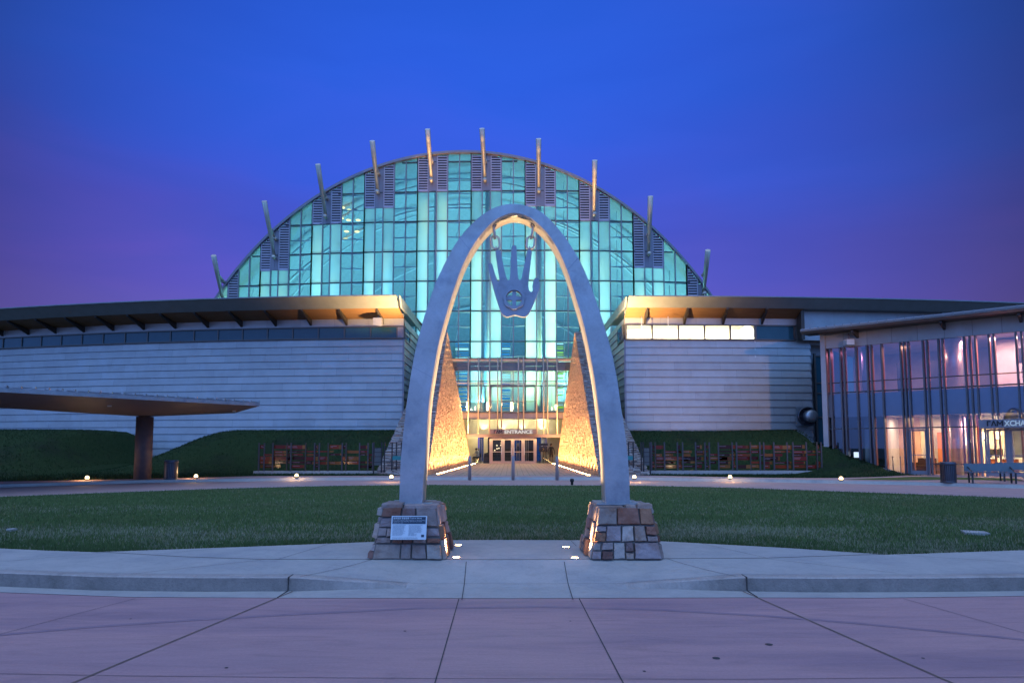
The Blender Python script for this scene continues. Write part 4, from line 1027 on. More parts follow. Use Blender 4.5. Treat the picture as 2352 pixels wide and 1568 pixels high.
for x in (447, 470, 492, 893, 920, 990, 1010, 1030, 1190): mb.box(vx(x)-.03, vx(x)+.03, YV+4.6, YV+4.66, .12, zc0)
mb.build('inner_window_mullions', m_alu, ves)
mb = MB(); mb.lathe([(.22, .12), (.22, 4.1)], (vx(1200), YV+2.7, 0), 16); mb.build('lobby_column', m_tube, ves)

for x in (510, 730, 955, 1185):
    lamp('downlight_lamp', 'SPOT', (vx(x), YV+1.9, 2.75), 150, (1, .82, .45), (0, .33, 1), spot_size=math.radians(70), spot_blend=.5, shadow_soft_size=.05)
for x, y, e in ((-2.6, YV+1.2, 55), (2.6, YV+1.2, 60), (0, YV+1.5, 25), (-3, YV+3.6, 60), (2.6, YV+2.6, 50)):
    lamp('lobby_lamp', 'AREA', (x, y, 4.0), e*2.4, (1, .80, .45), (0, 0, -1), shape='DISK', size=1.0)
lamp('clerestory_lamp', 'AREA', (0, YV+1.2, 3.9), 130, (1, .86, .5), (0, 1, -.6), shape='RECTANGLE', size=7.5, size_y=.3)
lamp('gallery_ceiling_lamp', 'AREA', (0, YV+.9, vz(240)-.1), 260, (1, .66, .38), (0, -.25, -1), shape='RECTANGLE', size=7, size_y=.2)
0 and lamp('header_uplight', 'AREA', (0, YV-.62, vz(995)+.15), 110, (1, .66, .36), (0, .28, 1), shape='RECTANGLE', size=7, size_y=.1)
lamp('canopy_lamp', 'AREA', (0, YV-.3, vz(1036)), 90, (1, .70, .35), (0, -.2, -1), shape='RECTANGLE', size=6, size_y=.3)
for x in (vx(330), vx(557), vx(828), vx(1327)): lamp('gallery_lamp', 'POINT', (x, YV-.12, vz(690)), 150, (1, .68, .36), shadow_soft_size=.08)
# pendant lamps on the upper floor
pl0 = None
for k, (x, ya, yb, r_, lab) in enumerate(((330, 628, 728, .085, 'tall glowing pendant nearest the left stone wall, upper entrance floor'), (557, 638, 727, .09, 'tall glowing pendant second from the left stone wall, upper entrance floor'), (828, 632, 730, .085, 'tall glowing pendant above the entrance sign centre'), (1327, 656, 729, .06, 'tall glowing pendant beside the right stone wall'), (418, 680, 724, .03, 'small thin pendant between the two left tall pendants'), (1285, 690, 724, .03, 'small thin pendant just left of the right tall pendant'))):
    z0, z1 = vz(yb), vz(ya); p = Vector((vx(x), YV+.7, z0))
    r = root('pendant_lamp', lab, 'pendant lamp', p, 'pendant lamps on the upper entrance floor')
    mb = MB(); mb.lathe([(r_*.6, 0), (r_, .03), (r_, z1-z0-.03), (r_*.6, z1-z0)], p, 12); mb.build('glass_tube', emat('pendant_glow', (1, .72, .36), 9), r)
    mb = MB(); mb.tube(p+Vector((0, 0, z1-z0)), (p.x, p.y, vz(240)), .012, n=5); mb.build('rod', m_bronze, r)
# entrance sign: board with a dark monogram and white letters
def monogram(mb, o, rx, up, h, nrm):   # three strokes of letters F-A-M drawn without crossbars
    o, rx, up, nrm = map(Vector, (o, rx, up, nrm)); t = h*.20
    def bar(a, b): 
        p, q = o+rx*a[0]*h+up*a[1]*h, o+rx*b[0]*h+up*b[1]*h; d = (q-p).normalized(); s = d.cross(nrm).normalized()*t/2
        mb.prism([p-s, q-s, q+s, p+s], nrm*.03)
    bar((.10, 0), (.10, 1)); bar((.0, .9), (.62, .9)); bar((.72, 0), (1.06, 1)); bar((1.06, 1), (1.40, 0)); bar((1.62, 0), (1.62, 1)); bar((1.62, .98), (2.02, .35)); bar((2.02, .35), (2.42, .98)); bar((2.42, 0), (2.42, 1))
m_sgn = pmat('sign_board', (.36, .29, .23), None, 3, .4, .3); m_sgnw = pmat('sign_white', (.8, .78, .72), None, 3, .4); m_red = pmat('red_paint', (.6, .05, .05), None, 3, .4)
sg = root('entrance_sign', 'metal sign with dark monogram and white lettering ENTRANCE above the doors', 'sign', (0, YV-.45, vz(995)))
mb = MB(); mb.box(vx(583), vx(1110), YV-.48, YV-.14, vz(996), vz(940)); mb.build('board', m_sgn, sg)
hL = (vz(951)-vz(989)); mb = MB(); monogram(mb, (vx(634), YV-.482, vz(989)), (1, 0, 0), (0, 0, 1), hL*.98, (0, -1, 0)); mb.build('monogram', m_blackgloss, sg)
mb = MB(); mb.box(vx(645), vx(653), YV-.50, YV-.482, vz(975), vz(967)); mb.build('monogram_accent', m_red, sg)
mb = MB(); text_into(mb, 'ENTRANCE', hL*1.40, (vx(752), YV-.484, vz(989)), (1, 0, 0), (0, 0, 1), .03, width=vx(1060)-vx(752), bold=.035); mb.build('lettering', emat('sign_letters', (1, .93, .85), .75), sg)
# unseen floodlights are added near the stone walls to warm the eaves
# ------------------------------------------------------------------ zinc-clad wings
class Path:
    def __init__(s, pts):
        s.p = [Vector((x, y, 0)) for x, y in pts]; s.l = [0]
        for a, b in zip(s.p, s.p[1:]): s.l.append(s.l[-1]+(b-a).length)
        s.L = s.l[-1]
    def at(s, t):
        t = max(0, min(s.L, t))
        for i in range(len(s.p)-1):
            if t <= s.l[i+1]+1e-9:
                return s.p[i].lerp(s.p[i+1], (t-s.l[i])/(s.l[i+1]-s.l[i]))
        return s.p[-1].copy()
    def nrm(s, t, sgn):
        a, b = s.at(t-.3), s.at(t+.3); d = (b-a).normalized(); return Vector((d.y, -d.x, 0))*sgn
    def cuts(s, a, b, step=1.2):
        n = max(1, int(math.ceil((b-a)/step))); return [lerp(a, b, i/n) for i in range(n+1)]
def clad(mb, path, sgn, s0, s1, z0, z1, ch, pl, rnd, shift=.36, out=.0, lap=.075):
    """shiplap courses of zinc panels"""
    mb.col = (.35, .35, .36)
    for a, b in zip(path.cuts(s0, s1), path.cuts(s0, s1)[1:]):
        n0, n1 = path.nrm(a, sgn)*out, path.nrm(b, sgn)*out; p, q = path.at(a)+n0, path.at(b)+n1
        mb.poly([(p.x, p.y, z0), (q.x, q.y, z0), (q.x, q.y, z1), (p.x, p.y, z1)])
    i = 0; zt = z1
    while zt > z0+.05:
        zb = max(zt-ch, z0); t = s0 - ((i*shift) % 1)*pl
        while t < s1:
            a, b = max(t, s0)+.004, min(t+pl, s1)-.004; t += pl
            if b-a < .05: continue
            k = rnd.uniform(.93, 1.05); mb.col = (k, k, k*rnd.uniform(.99, 1.02)); kb = rnd.uniform(-.004, .004); ks = path.cuts(a, b)
            for c, d in zip(ks, ks[1:]):
                nc, nd = path.nrm(c, sgn), path.nrm(d, sgn); p, q = path.at(c), path.at(d)
                lo, hi = out+lap+kb, out+.012
                P = [p+nc*lo, q+nd*lo, q+nd*hi, p+nc*hi]; zz = [zb, zb, zt, zt]
                mb.col = (k, k, k*1.005); mb.poly([(v.x, v.y, z) for v, z in zip(P, zz)])
                mb.col = (k*.3, k*.3, k*.33); P = [p+nc*(out+.002), q+nd*(out+.002), q+nd*lo, p+nc*lo]; mb.poly([(v.x, v.y, zb) for v in P])  # lap shadow deepened by a darker colour on the lip
        zt = zb; i += 1
def slab(mb, path, sgn, s0, s1, o0, o1, za, zb, step=1.5):
    """profile quad swept along a path: (o0..o1 outward) x (za..zb); za, zb may be 2-tuples (inner, outer)"""
    za = za if isinstance(za, tuple) else (za, za); zb = zb if isinstance(zb, tuple) else (zb, zb); k = path.cuts(s0, s1, step)
    for a, b in zip(k, k[1:]):
        na, nb = path.nrm(a, sgn), path.nrm(b, sgn); p, q = path.at(a), path.at(b)
        A0, A1, B0, B1 = p+na*o0, p+na*o1, q+nb*o0, q+nb*o1
        mb.hexa([(A1.x, A1.y, za[1]), (B1.x, B1.y, za[1]), (B0.x, B0.y, za[0]), (A0.x, A0.y, za[0]), (A1.x, A1.y, zb[1]), (B1.x, B1.y, zb[1]), (B0.x, B0.y, zb[0]), (A0.x, A0.y, zb[0])])
rw = random.Random(21)
def tilted(mb, path, sgn, s0, s1, a, b, th=.06, step=1.5):
    """inclined band: a = (outward, z) of its lower edge, b = of its upper edge"""
    k = path.cuts(s0, s1, step)
    for p0, p1 in zip(k, k[1:]):
        n0, n1 = path.nrm(p0, sgn), path.nrm(p1, sgn); P, Q = path.at(p0), path.at(p1)
        def v(P_, n_, oz, d=0): q = P_+n_*(oz[0]-d); return (q.x, q.y, oz[1])
        mb.hexa([v(P, n0, a), v(Q, n1, a), v(Q, n1, a, th), v(P, n0, a, th), v(P, n0, b), v(Q, n1, b), v(Q, n1, b, th), v(P, n0, b, th)])
CH = .494
lp = Path([(-7.36-d, 46+.04*d+.0039*d*d) for d in [i*1.0 for i in range(0, 45)]])
zw1 = at(925, 776, 46).z; zw2 = at(925, 751, 46).z; zs = at(930, 732, 46).z; zf0 = at(918, 707, 44.15).z; zf1 = at(915, 679, 43.4).z
left = root('left_wing', 'long curving zinc-clad building left of the arch with a deep dark eave', 'building', (-7.36, 46, 2))
mb = MB(); clad(mb, lp, 1 if lp.nrm(1, 1).y < 0 else -1, 0, lp.L, .0, zw1-.06, CH, 2.95, rw); mb.build('front_cladding', m_zinc, left)
SG = 1 if lp.nrm(1, 1).y < 0 else -1
sp_ = Path([(-7.36, 46), (-7.30, 62)]); SS = 1 if sp_.nrm(1, 1).x > 0 else -1
mb = MB(); clad(mb, sp_, SS, .0, 16, .5, zs+.0, CH, 1.5, rw); mb.build('side_cladding', m_zinc, left)
mb = MB(); mb.box(-7.42, -7.30, 45.90, 46.02, 1.5, zw1-.06); mb.build('corner_trim', m_alu, left)
mb = MB(); clad(mb, lp, SG, 0, lp.L, zw2+.06, zs+.35, 1.2, 2.4, rw, 0, .05, .01); mb.build('upper_cladding', m_zinc, left)
mb = MB(); slab(mb, lp, SG, 0, lp.L, .0, .14, zw1-.06, zw1+.02); slab(mb, lp, SG, 0, lp.L, .0, .14, zw2-.02, zw2+.06); mb.build('window_band_frame', m_frame, left)
wl = 62/34.09; t = .45; k = 0
m_wing_glass = pmat('dark_window_glass', (.025, .085, .115), (.02, .075, .105), 2, .12, spec=.45)
while t < lp.L-wl:
    mb = MB(); slab(mb, lp, SG, t+.045, t+wl-.045, .0, .04, zw1+.02, zw2-.02); wnd = mb.build('window', m_wing_glass, left)
    mb = MB(); slab(mb, lp, SG, t-.045, t+.045, .0, .10, zw1+.02, zw2-.02); mb.build('window_frame', m_frame, wnd)
    t += wl
mb = MB(); slab(mb, lp, SG, -.02, .40, .0, .135, zw1+.022, zw2-.022); mb.build('corner_post', m_alu, left)
mb = MB(); mb.box(-7.36, -7.30, 46.15, 48.3, zw1, zw2); mb.build('side_window', m_clear, left)
mb = MB(); mb.box(-7.36, -7.27, 46.1, 46.18, zw1-.06, zw2+.06); mb.box(-7.36, -7.27, 48.3, 48.38, zw1-.06, zw2+.06); mb.box(-7.36, -7.27, 46.18, 48.3, zw2, zw2+.06); mb.box(-7.36, -7.27, 46.18, 48.3, zw1-.06, zw1); mb.build('side_window_frame', m_frame, left)
OV = 2.6
mb = MB(); tilted(mb, lp, SG, -.13, lp.L, (OV-.75, zf0), (OV, zf1)); mb.build('fascia', m_fascia, left)
mb = MB(); slab(mb, lp, SG, -.13, lp.L, -8, OV+.05, (zf1-.15, zf1), (zf1-.08, zf1+.07)); mb.build('roof', m_zincr, left)
mb = MB(); slab(mb, lp, SG, -.10, lp.L, .02, OV-.79, (zs-.0, zf0+.01), (zs+.08, zf0+.09)); mb.build('soffit', m_wood, left)
mb = MB(); mb.hexa([(-7.30, 44.15, zf0), (-7.20, 44.15, zf0), (-7.20, 62, zf0), (-7.30, 62, zf0), (-7.30, 43.4, zf1), (-7.20, 43.4, zf1), (-7.20, 62, zf1), (-7.30, 62, zf1)]); mb.build('side_fascia', m_zincr, left)
t = 1.45
while t < lp.L-1:
    n = lp.nrm(t, SG); p = lp.at(t); mb = MB()
    a = p+n*.06; b = p+n*(OV-.85); za = zs-.42; zb = zf0-.03
    d = Vector((n.y, -n.x, 0))*.07
    mb.hexa([tuple(a-d+Vector((0, 0, za))), tuple(a+d+Vector((0, 0, za))), tuple(b+d+Vector((0, 0, zb-.06))), tuple(b-d+Vector((0, 0, zb-.06))), tuple(a-d+Vector((0, 0, zs-.01))), tuple(a+d+Vector((0, 0, zs-.01))), tuple(b+d+Vector((0, 0, zf0-.005))), tuple(b-d+Vector((0, 0, zf0-.005)))])
    mb.build('eave_bracket', m_brk, left); t += 2.5
# loudspeaker-like fixture under the left eave
p = at(870, 738, 45.0); fx = root('eave_fixture', 'pale boxy fixture hanging under the end of the left eave', 'fixture', p)
mb = MB(); mb.hexa([(p.x-.30, p.y-.4, p.z-.32), (p.x+.25, p.y-.4, p.z-.38), (p.x+.25, p.y+.25, p.z-.25), (p.x-.30, p.y+.25, p.z-.25), (p.x-.30, p.y-.4, p.z+.18), (p.x+.25, p.y-.4, p.z+.18), (p.x+.2, p.y+.25, p.z+.25), (p.x-.25, p.y+.25, p.z+.25)]); mb.build('housing', m_alu, fx)
mb = MB(); mb.tube(p+Vector((-.02, 0, .18)), p+Vector((-.02, 0, .62)), .05, n=8); mb.build('bracket', m_alu, fx)
# right wing
rp = Path([(7.49+d, 45+.003*d*d) for d in [i*1.0 for i in range(0, 40)]]); SR = 1 if rp.nrm(1, 1).y < 0 else -1
right = root('right_wing', 'zinc-clad building right of the arch with brightly lit band windows under its eave', 'building', (7.49, 45, 2))
rz1 = at(1437, 778.5, 45).z; rz2 = at(1437, 747, 45).z; rzs = at(1437, 731, 45).z; rf0 = at(1437, 706, 43.8).z; rf1 = at(1443, 681, 43.2).z
XE = at(1866, 900, 45.4).x-7.49
mb = MB(); clad(mb, rp, SR, 0, XE, .0, rz1-.06, CH, 3.05, rw, .64); mb.build('front_cladding', m_zinc, right)
sq = Path([(7.49, 45), (7.43, 62)]); S2 = 1 if sq.nrm(1, 1).x < 0 else -1
mb = MB(); clad(mb, sq, S2, 0, 17, .5, rzs, CH, 1.5, rw); mb.build('side_cladding', m_zinc, right)
mb = MB(); mb.box(7.43, 7.55, 44.9, 45.02, 1.5, rz1-.06); mb.build('corner_trim', m_alu, right)
XW = at(1830, 760, 45.2).x-7.49; XU = at(1838, 760, 45).x-7.49
mb = MB(); clad(mb, rp, SR, 0, XU+1.0, rz2+.06, rzs+.55, 1.2, 2.4, rw, 0, .05, .01); mb.build('upper_cladding', m_zinc, right)
mb = MB(); slab(mb, rp, SR, 0, XW, .0, .14, rz1-.06, rz1+.02); slab(mb, rp, SR, 0, XW, .0, .14, rz2-.02, rz2+.06); mb.build('window_band_frame', m_frame, right)
wb = [1437.5, 1497, 1557.5, 1618, 1677.5, 1737, 1828]; ws = [at(u, 760, 45.05).x-7.49 for u in wb]
m_glow = emat('lit_room_wall', (1, .80, .52), 1.55)
for k, (a, b) in enumerate(zip(ws, ws[1:])):
    lit = k < 5
    mb = MB(); slab(mb, rp, SR, a+.05, b-.05, .03, .05, rz1+.02, rz2-.02); wnd = mb.build('window', m_lobby if lit else m_wing_glass, right)
    if lit: wnd['label'] = 'brightly lit window'
    mb = MB(); slab(mb, rp, SR, b-.05, b+.05, .0, .12, rz1+.02, rz2-.02); 
    if k == 0: slab(mb, rp, SR, a-.12, a+.05, .0, .12, rz1+.02, rz2-.02)
    mb.build('window_frame', m_frame, wnd)
# lit room behind the band
y0 = 45.1; mb = MB(); mb.box(7.7, 7.49+ws[5], 48.2, 48.3, rz1-1.2, rz2+.35); mb.box(7.7, 7.49+ws[5], y0+.1, 48.2, rz2+.30, rz2+.36); mb.box(7.49+ws[5]-.1, 7.49+ws[5], y0+.1, 48.2, rz1-1.2, rz2+.3); mb.box(7.7, 7.49+ws[5], y0+.1, 48.2, rz1-1.3, rz1-1.2); mb.build('lit_room', m_ply, right)
lamp('room_lamp', 'AREA', ((15.5+ws[5])/2, 46.5, rz2+.25), 5200, (1, .80, .50), (0, .3, -1), shape='RECTANGLE', size=8.5, size_y=1.8)
for u, vb in ((1474, 761), (1535, 761)):
    p = at(u, vb, 44.3); mb = MB(); mb.tube((p.x, p.y, rzs), p, .02, n=6); mb.lathe([(.001, -.07), (.06, -.04), (.06, .03), (.001, .05)], p, 10); mb.build('eave_rod', m_white, right)
mb = MB(); x = 7.49+XW; mb.box(x+.0, x+.22, 44.45, 45.15, rz1-.1, rf0+.02); mb.build('reveal', m_brk, right)
mb = MB(); clad(mb, rp, SR, XU, rp.L-.5, rz1-.1, rf0+.12, .95, 2.25, rw, .0, .55, .012); mb.build('end_cladding', m_zinc, right)
mb = MB(); slab(mb, rp, SR, XE, XE+8, -1.2, -1.1, .0, rz2+1); slab(mb, rp, SR, XW, XE+1, -.2, -.1, rz1-.3, rz2+.3); mb.build('recess_wall', m_zinc, right)
a = at(1870, 820, 46).x; b = at(1905, 820, 46).x
mb = MB(); mb.box(a, b+1, 45.9, 45.94, .8, at(1870, 818, 46).z); g_ = mb.build('recess_window', m_wing_glass, right)
mb = MB(); mb.box(a-.1, a+.02, 45.8, 45.98, .8, at(1870, 812, 46).z); 
for v in (818, 880, 903, 958): z = at(1870, v, 46).z; mb.box(a, b+1, 45.82, 45.96, z-.05, z+.05)
mb.build('recess_window_frame', m_frame, g_)
mb = MB(); slab(mb, rp, SR, XE-.06, XE, -1.2, .04, .0, rz1-.1); mb.build('end_trim', m_alu, right)
OR = 1.8
mb = MB(); tilted(mb, rp, SR, -.10, rp.L, (OR-.6, rf0), (OR, rf1)); mb.build('fascia', m_fascia, right)
mb = MB(); slab(mb, rp, SR, -.10, rp.L, -8, OR+.05, (rf1-.15, rf1), (rf1-.08, rf1+.07)); mb.build('roof', m_zincr, right)
mb = MB(); slab(mb, rp, SR, -.08, XW, .02, OR-.64, (rzs, rf0+.01), (rzs+.08, rf0+.09)); mb.build('soffit', m_wood, right)
mb = MB(); slab(mb, rp, SR, XU, rp.L, .5, OR-.64, (rf0-.02, rf0+.0), (rf0+.06, rf0+.08)); mb.build('end_soffit', m_zincr, right)
mb = MB(); mb.hexa([(7.30, 43.8, rf0), (7.40, 43.8, rf0), (7.40, 62, rf0), (7.30, 62, rf0), (7.30, 43.2, rf1), (7.40, 43.2, rf1), (7.40, 62, rf1), (7.30, 62, rf1)]); mb.build('side_fascia', m_zincr, right)
mb = MB(); mb.box(7.36, 7.45, 45.15, 47.2, rz1, rz2); mb.build('side_window', m_clear, right)
mb = MB(); mb.box(7.35, 7.44, 45.08, 45.15, rz1-.06, rz2+.06); mb.box(7.35, 7.44, 47.2, 47.28, rz1-.06, rz2+.06); mb.box(7.35, 7.44, 45.15, 47.2, rz2, rz2+.06); mb.box(7.35, 7.44, 45.15, 47.2, rz1-.06, rz1); mb.build('side_window_frame', m_frame, right)
for u in (1480, 1571, 1660, 1749):
    x = at(u, 735, 45).x; mb = MB()
    mb.hexa([(x-.07, 44.95, rzs-.42), (x+.07, 44.95, rzs-.42), (x+.07, 45-OR+.7, rf0-.1), (x-.07, 45-OR+.7, rf0-.1), (x-.07, 44.95, rzs), (x+.07, 44.95, rzs), (x+.07, 45-OR+.7, rf0), (x-.07, 45-OR+.7, rf0)][:])
    mb.build('eave_bracket', m_brk, right)
for sgn in (-1, 1):
    lamp('added_eave_lamp', 'SPOT', (sgn*5.55, 42.0, 7.2), 9500, (1, .68, .32), (sgn*2.6, 1.3, 3.9), spot_size=math.radians(80), spot_blend=.9, shadow_soft_size=.08)  # unseen lamp and post, added to warm the fascia and soffit ends
    fxr = root('added_floodlight', 'small unseen lamp on an added post at the %s stone wall, aimed at the eave' % ('left' if sgn < 0 else 'right'), 'added_floodlight', (sgn*5.55, 42.0, 3.8)); mb = MB(); mb.tube((sgn*5.55, 42.0, 3.6), (sgn*5.55, 42.0, 6.95), .05, n=8); mb.build('stem', m_black, fxr); mb = MB(); mb.lathe([(.08, 0), (.12, .16), (.10, .16), (.07, .05)], (sgn*5.55, 42.0, 6.95), 12); mb.build('housing', m_black, fxr)
lamp('street_lamp_light', 'SPOT', (19.5, -7, 9), 15000, (1, .60, .42), Vector((14.0, 45, 5.6))-Vector((19.5, -7, 9)), spot_size=math.radians(16.5), spot_blend=.7, shadow_soft_size=.5)
# round exhaust fan on the right wing
p = at(1852, 956, 45.1); fan = root('exhaust_fan', 'round steel exhaust fan on the right end of the right zinc wall', 'exhaust fan', p)
mb = MB(); mb.box(p.x-.68, p.x+.45, 45.02, 45.12, p.z-.62, p.z+.62); mb.build('plate', m_zincr, fan)
mb = MB(); mb.lathe([(.60, -.02), (.64, .10), (.64, .22), (.56, .26), (.54, .12), (.3, .10)], (p.x, 45.1, p.z), 28, 'y'); mb.build('ring', m_bin, fan)
mb = MB(); mb.lathe([(.40, .10), (.42, .55), (.36, .66), (.10, .72), (.001, .72)], (p.x+.12, 45.1, p.z), 24, 'y'); mb.build('hub', m_steel, fan)
mb = MB()
for k in range(6):
    a = k*math.pi/3; c, s_ = math.cos(a), math.sin(a); mb.beam((p.x+.35*c, 44.9, p.z+.35*s_), (p.x+.60*c, 44.9, p.z+.60*s_), .05, .05)
mb.build('struts', m_bin, fan)
# ------------------------------------------------------------------ glazed pavilion on the right
P0 = Vector((17.8, 38.3, 0)); PD = Vector((.7526, -.6585, 0)); PN = Vector((-.6585, -.7526, 0))
def pw(s, z, o=0.0): return P0 + PD*s + PN*o + Vector((0, 0, z))
def ps(u, v, o=0.0):
    q = onplane(u, v, P0+PN*o, PN); return (q-P0).dot(PD), q.z
def pbox(mb, s0, s1, o0, o1, z0, z1): mb.hexa([pw(s0, z0, o1), pw(s1, z0, o1), pw(s1, z0, o0), pw(s0, z0, o0), pw(s0, z1, o1), pw(s1, z1, o1), pw(s1, z1, o0), pw(s0, z1, o0)])
pav = root('glazed_pavilion', 'two-storey glazed pavilion with closely set mullions and warm rooms at the far right', 'building', (17.8, 38.3, .1))
SE = 17.0
def sx(x, y=760): return ps(1722.7+x/3.033, 631.6+y/3.033)[0]
zt = ps(1910, 800)[1]; zm1 = ps(2334, 855.8)[1]; zm2 = ps(2339, 882)[1]; zlo = ps(2217, 980)[1]; zrail = ps(2200, 1066)[1]
def sill(s):   # sill height follows the sloping ground at the left
    sr = ps(2084, 1090)[0]; zl = ps(1910, 1042)[1]; return lerp(zl, .14, min(1, max(0, s/sr)))
mul = [x for x in (570, 640, 665, 750, 827, 855, 928, 1062, 1087, 1115, 1218, 1247, 1327, 1357, 1510, 1547, 1587, 1682, 1717, 1872)]
ms = [sx(x) for x in mul]; step = ms[-1]-ms[-5]
more = [ms[-1]+.22, ms[-1]+.44, ms[-1]+1.5, ms[-1]+1.8, ms[-1]+3.1, ms[-1]+3.4, ms[-1]+3.7, ms[-1]+5, ms[-1]+6.3]; ms += more
m_fino = pmat('dark_fin', (.13, .125, .135), None, 3, .45, .4)
door1 = (ps(2088, 1040)[0], ps(2133, 1040)[0]); ent = (ps(2252, 1040)[0], ps(2252, 1040)[0]+3.1)
def inside(s, rng): return rng[0]-.02 < s < rng[1]+.02
zdoor = ps(2110, 985)[1]
for s in ms:
    mb = MB(); z0 = sill(s)
    if inside(s, (door1[0]+.1, door1[1]-.1)): z0 = zdoor+.06
    if inside(s, (ent[0]-.1, ent[1])): z0 = ps(2250, 962)[1]
    pbox(mb, s-.036, s+.036, .0, .20, z0, zt); mb.build('mullion_fin', m_fino, pav)
m_fin = pmat('inner_fin', (.62, .26, .20), None, 3, .5)  # warm lamplight on the mullions is put into this colour
mb = MB()
for s in ms: pbox(mb, s-.03, s+.03, -.36, -.02, max(sill(s), .14), zt-.05)
mb.build('inner_fins', m_fin, pav)
for name, z, th, d in (('upper_transom', zm1, .05, .06), ('middle_transom', zm2, .07, .08), ('lower_transom', zlo, .06, .07), ('rail_transom', zrail, .05, .05)):
    mb = MB(); segs = [(0, SE)]
    if name == 'rail_transom': segs = [(door1[1]+.06, ent[0]-.06), (ent[1], SE)]
    if name == 'lower_transom': segs = [(0, ent[0]-.06), (ent[1], SE)]
    if name == 'rail_transom': segs = [(ps(2078, 1063)[0], door1[0]-.1)] + segs
    for a, b in segs: pbox(mb, a, b, -.04, d, z-th/2, z+th/2)
    mb.build(name, m_aludk, pav)
bays = [0]+ms[1:]
for a, b in zip(ms, ms[1:]):
    za = max(sill(a), sill(b)) ; 
    for z0, z1 in ((None, zlo), (zlo, zm2), (zm2, zm1), (zm1, zt)):
        if z0 is None:
            if a > door1[0]-.15 and b < door1[1]+.2: continue
            if a > ent[0]-.2 and b < ent[1]+.3: continue
            mb = MB(); mb.poly([pw(a, sill(a)), pw(b, sill(b)), pw(b, z1), pw(a, z1)])
        else: mb = MB(); mb.poly([pw(a, z0), pw(b, z0), pw(b, z1), pw(a, z1)])
        if b-a > .3 or z0 is None or True: mb.build('window_pane', m_shop, pav)
# sill, end pier and cladding above the glass
mb = MB()
for k in range(12):
    a, b = lerp(-.25, door1[0]-.05, k/12), lerp(-.25, door1[0]-.05, (k+1)/12); za, zb = sill(a), sill(b)
    mb.hexa([pw(a, za-.8, .22), pw(b, zb-.8, .22), pw(b, zb-.8, -.1), pw(a, za-.8, -.1), pw(a, za, .22), pw(b, zb, .22), pw(b, zb, -.1), pw(a, za, -.1)])
pbox(mb, door1[1]+.04, ent[0]-.05, -.1, .12, .0, .14); pbox(mb, ent[1], SE, -.1, .12, .0, .14)
mb.build('sill', m_alu, pav)
mb = MB(); pbox(mb, -.28, -.02, -.2, .22, .3, zt+.9); mb.build('end_pier', m_zinc, pav)
mb = MB(); rr = random.Random(2); s = -.28
while s < SE:
    mb.col = (lambda k: (k, k, k))(rr.uniform(.93, 1.04)); pbox(mb, s+.01, s+1.19, 0, .10, zt, zt+.95); s += 1.2
mb.col = (.4, .4, .4); pbox(mb, -.28, SE, -.1, .08, zt+.01, zt+.94); mb.build('clerestory_cladding', m_zinc, pav)
mb = MB(); e = Path([(17.8-.21, 38.3+.18), (21.8, 44.6)]); S3 = 1 if e.nrm(1, 1).x < 0 else -1
clad(mb, e, S3, 0, e.L, .2, zt+.9, CH, 1.6, rw); mb.build('end_cladding', m_zinc, pav)
# roof: thin edge, underside rising outwards from the wall head
ro, zr = 1.6, 8.0
mb = MB()
def rprof(s):
    return [pw(s, zt+.80, .12), pw(s, zr-.16, ro-.25), pw(s, zr-.06, ro), pw(s, zr+.04, ro+.02), pw(s, zr+.10, ro-.10), pw(s, zr+1.2, -5)]
N_ = 30; prof = [rprof(lerp(-.9, SE, i/N_)) for i in range(N_+1)]
mbu = MB()
for a, b in zip(prof, prof[1:]):
    for k in range(len(a)-1): (mbu if k == 0 else mb).poly([a[k], b[k], b[k+1], a[k+1]])
mb.poly(prof[0]); s = -.8
while s < SE: pbox(mb, s, s+.05, ro-.02, ro+.05, zr-.05, zr+.12); s += .42
mb.build('roof', m_zincr, pav); mbu.build('roof_underside', m_brk, pav)
for u, v in ((1968, 778), (2168, 757), (2345, 745)):
    s, z = ps(u, v, .3); mb = MB(); mb.hexa([pw(s-.06, zt+.42, .1), pw(s+.06, zt+.42, .1), pw(s+.06, zr-.3, ro-.4), pw(s-.06, zr-.3, ro-.4), pw(s-.06, zt+.8, .1), pw(s+.06, zt+.8, .1), pw(s+.06, zr-.2, ro-.4), pw(s-.06, zr-.2, ro-.4)]); mb.build('eave_bracket', m_brk, pav)
s, z = ps(1950, 786, .5); p = pw(s, z, .5); fx2 = root('eave_camera', 'small pale box fixture under the pavilion eave near its left corner', 'fixture', p)
mb = MB(); mb.box(p.x-.22, p.x+.2, p.y-.2, p.y+.2, p.z-.16, p.z+.15); mb.build('housing', m_white, fx2); mb = MB(); mb.tube(p+Vector((0, 0, .15)), p+Vector((.05, .1, .5)), .04, n=6); mb.build('bracket', m_alu, fx2)
# interior
D_ = 6.0
mb = MB(); pbox(mb, -.2, SE, -D_, -.05, zm2-1.35, zm2-.08); mb.build('floor_slab', m_alu, pav)
mb = MB(); pbox(mb, -.2, SE, -.16, -.10, zm2-.26, zm2-.10); mb.build('slab_edge_trim', m_white, pav)
for u_ in (2172, 2178, 2213, 2222, 2231, 2238, 2246):
    q_ = ps(u_, 1040, -.42)[0]; mb = MB(); pbox(mb, q_, q_+.10, -.46, -.42, .14, zm2-1.4); mb.build('curtain', pmat('pink_curtain', (.80, .50, .56), None, 3, .8), pav)
mb = MB(); pbox(mb, -.2, SE, -D_, -.05, .05, .13); mb.build('ground_floor', m_floor, pav)
s_part = ps(2031, 1000)[0]
mb = MB(); pbox(mb, -.2, SE, -D_-.1, -D_, .1, zt+.6); pbox(mb, -.2, SE, -D_, -.1, zt+.1, zt+.3); pbox(mb, s_part-.1, s_part, -D_, -.6, .13, zm2-1.35); mb.build('interior_walls', m_ply, pav)
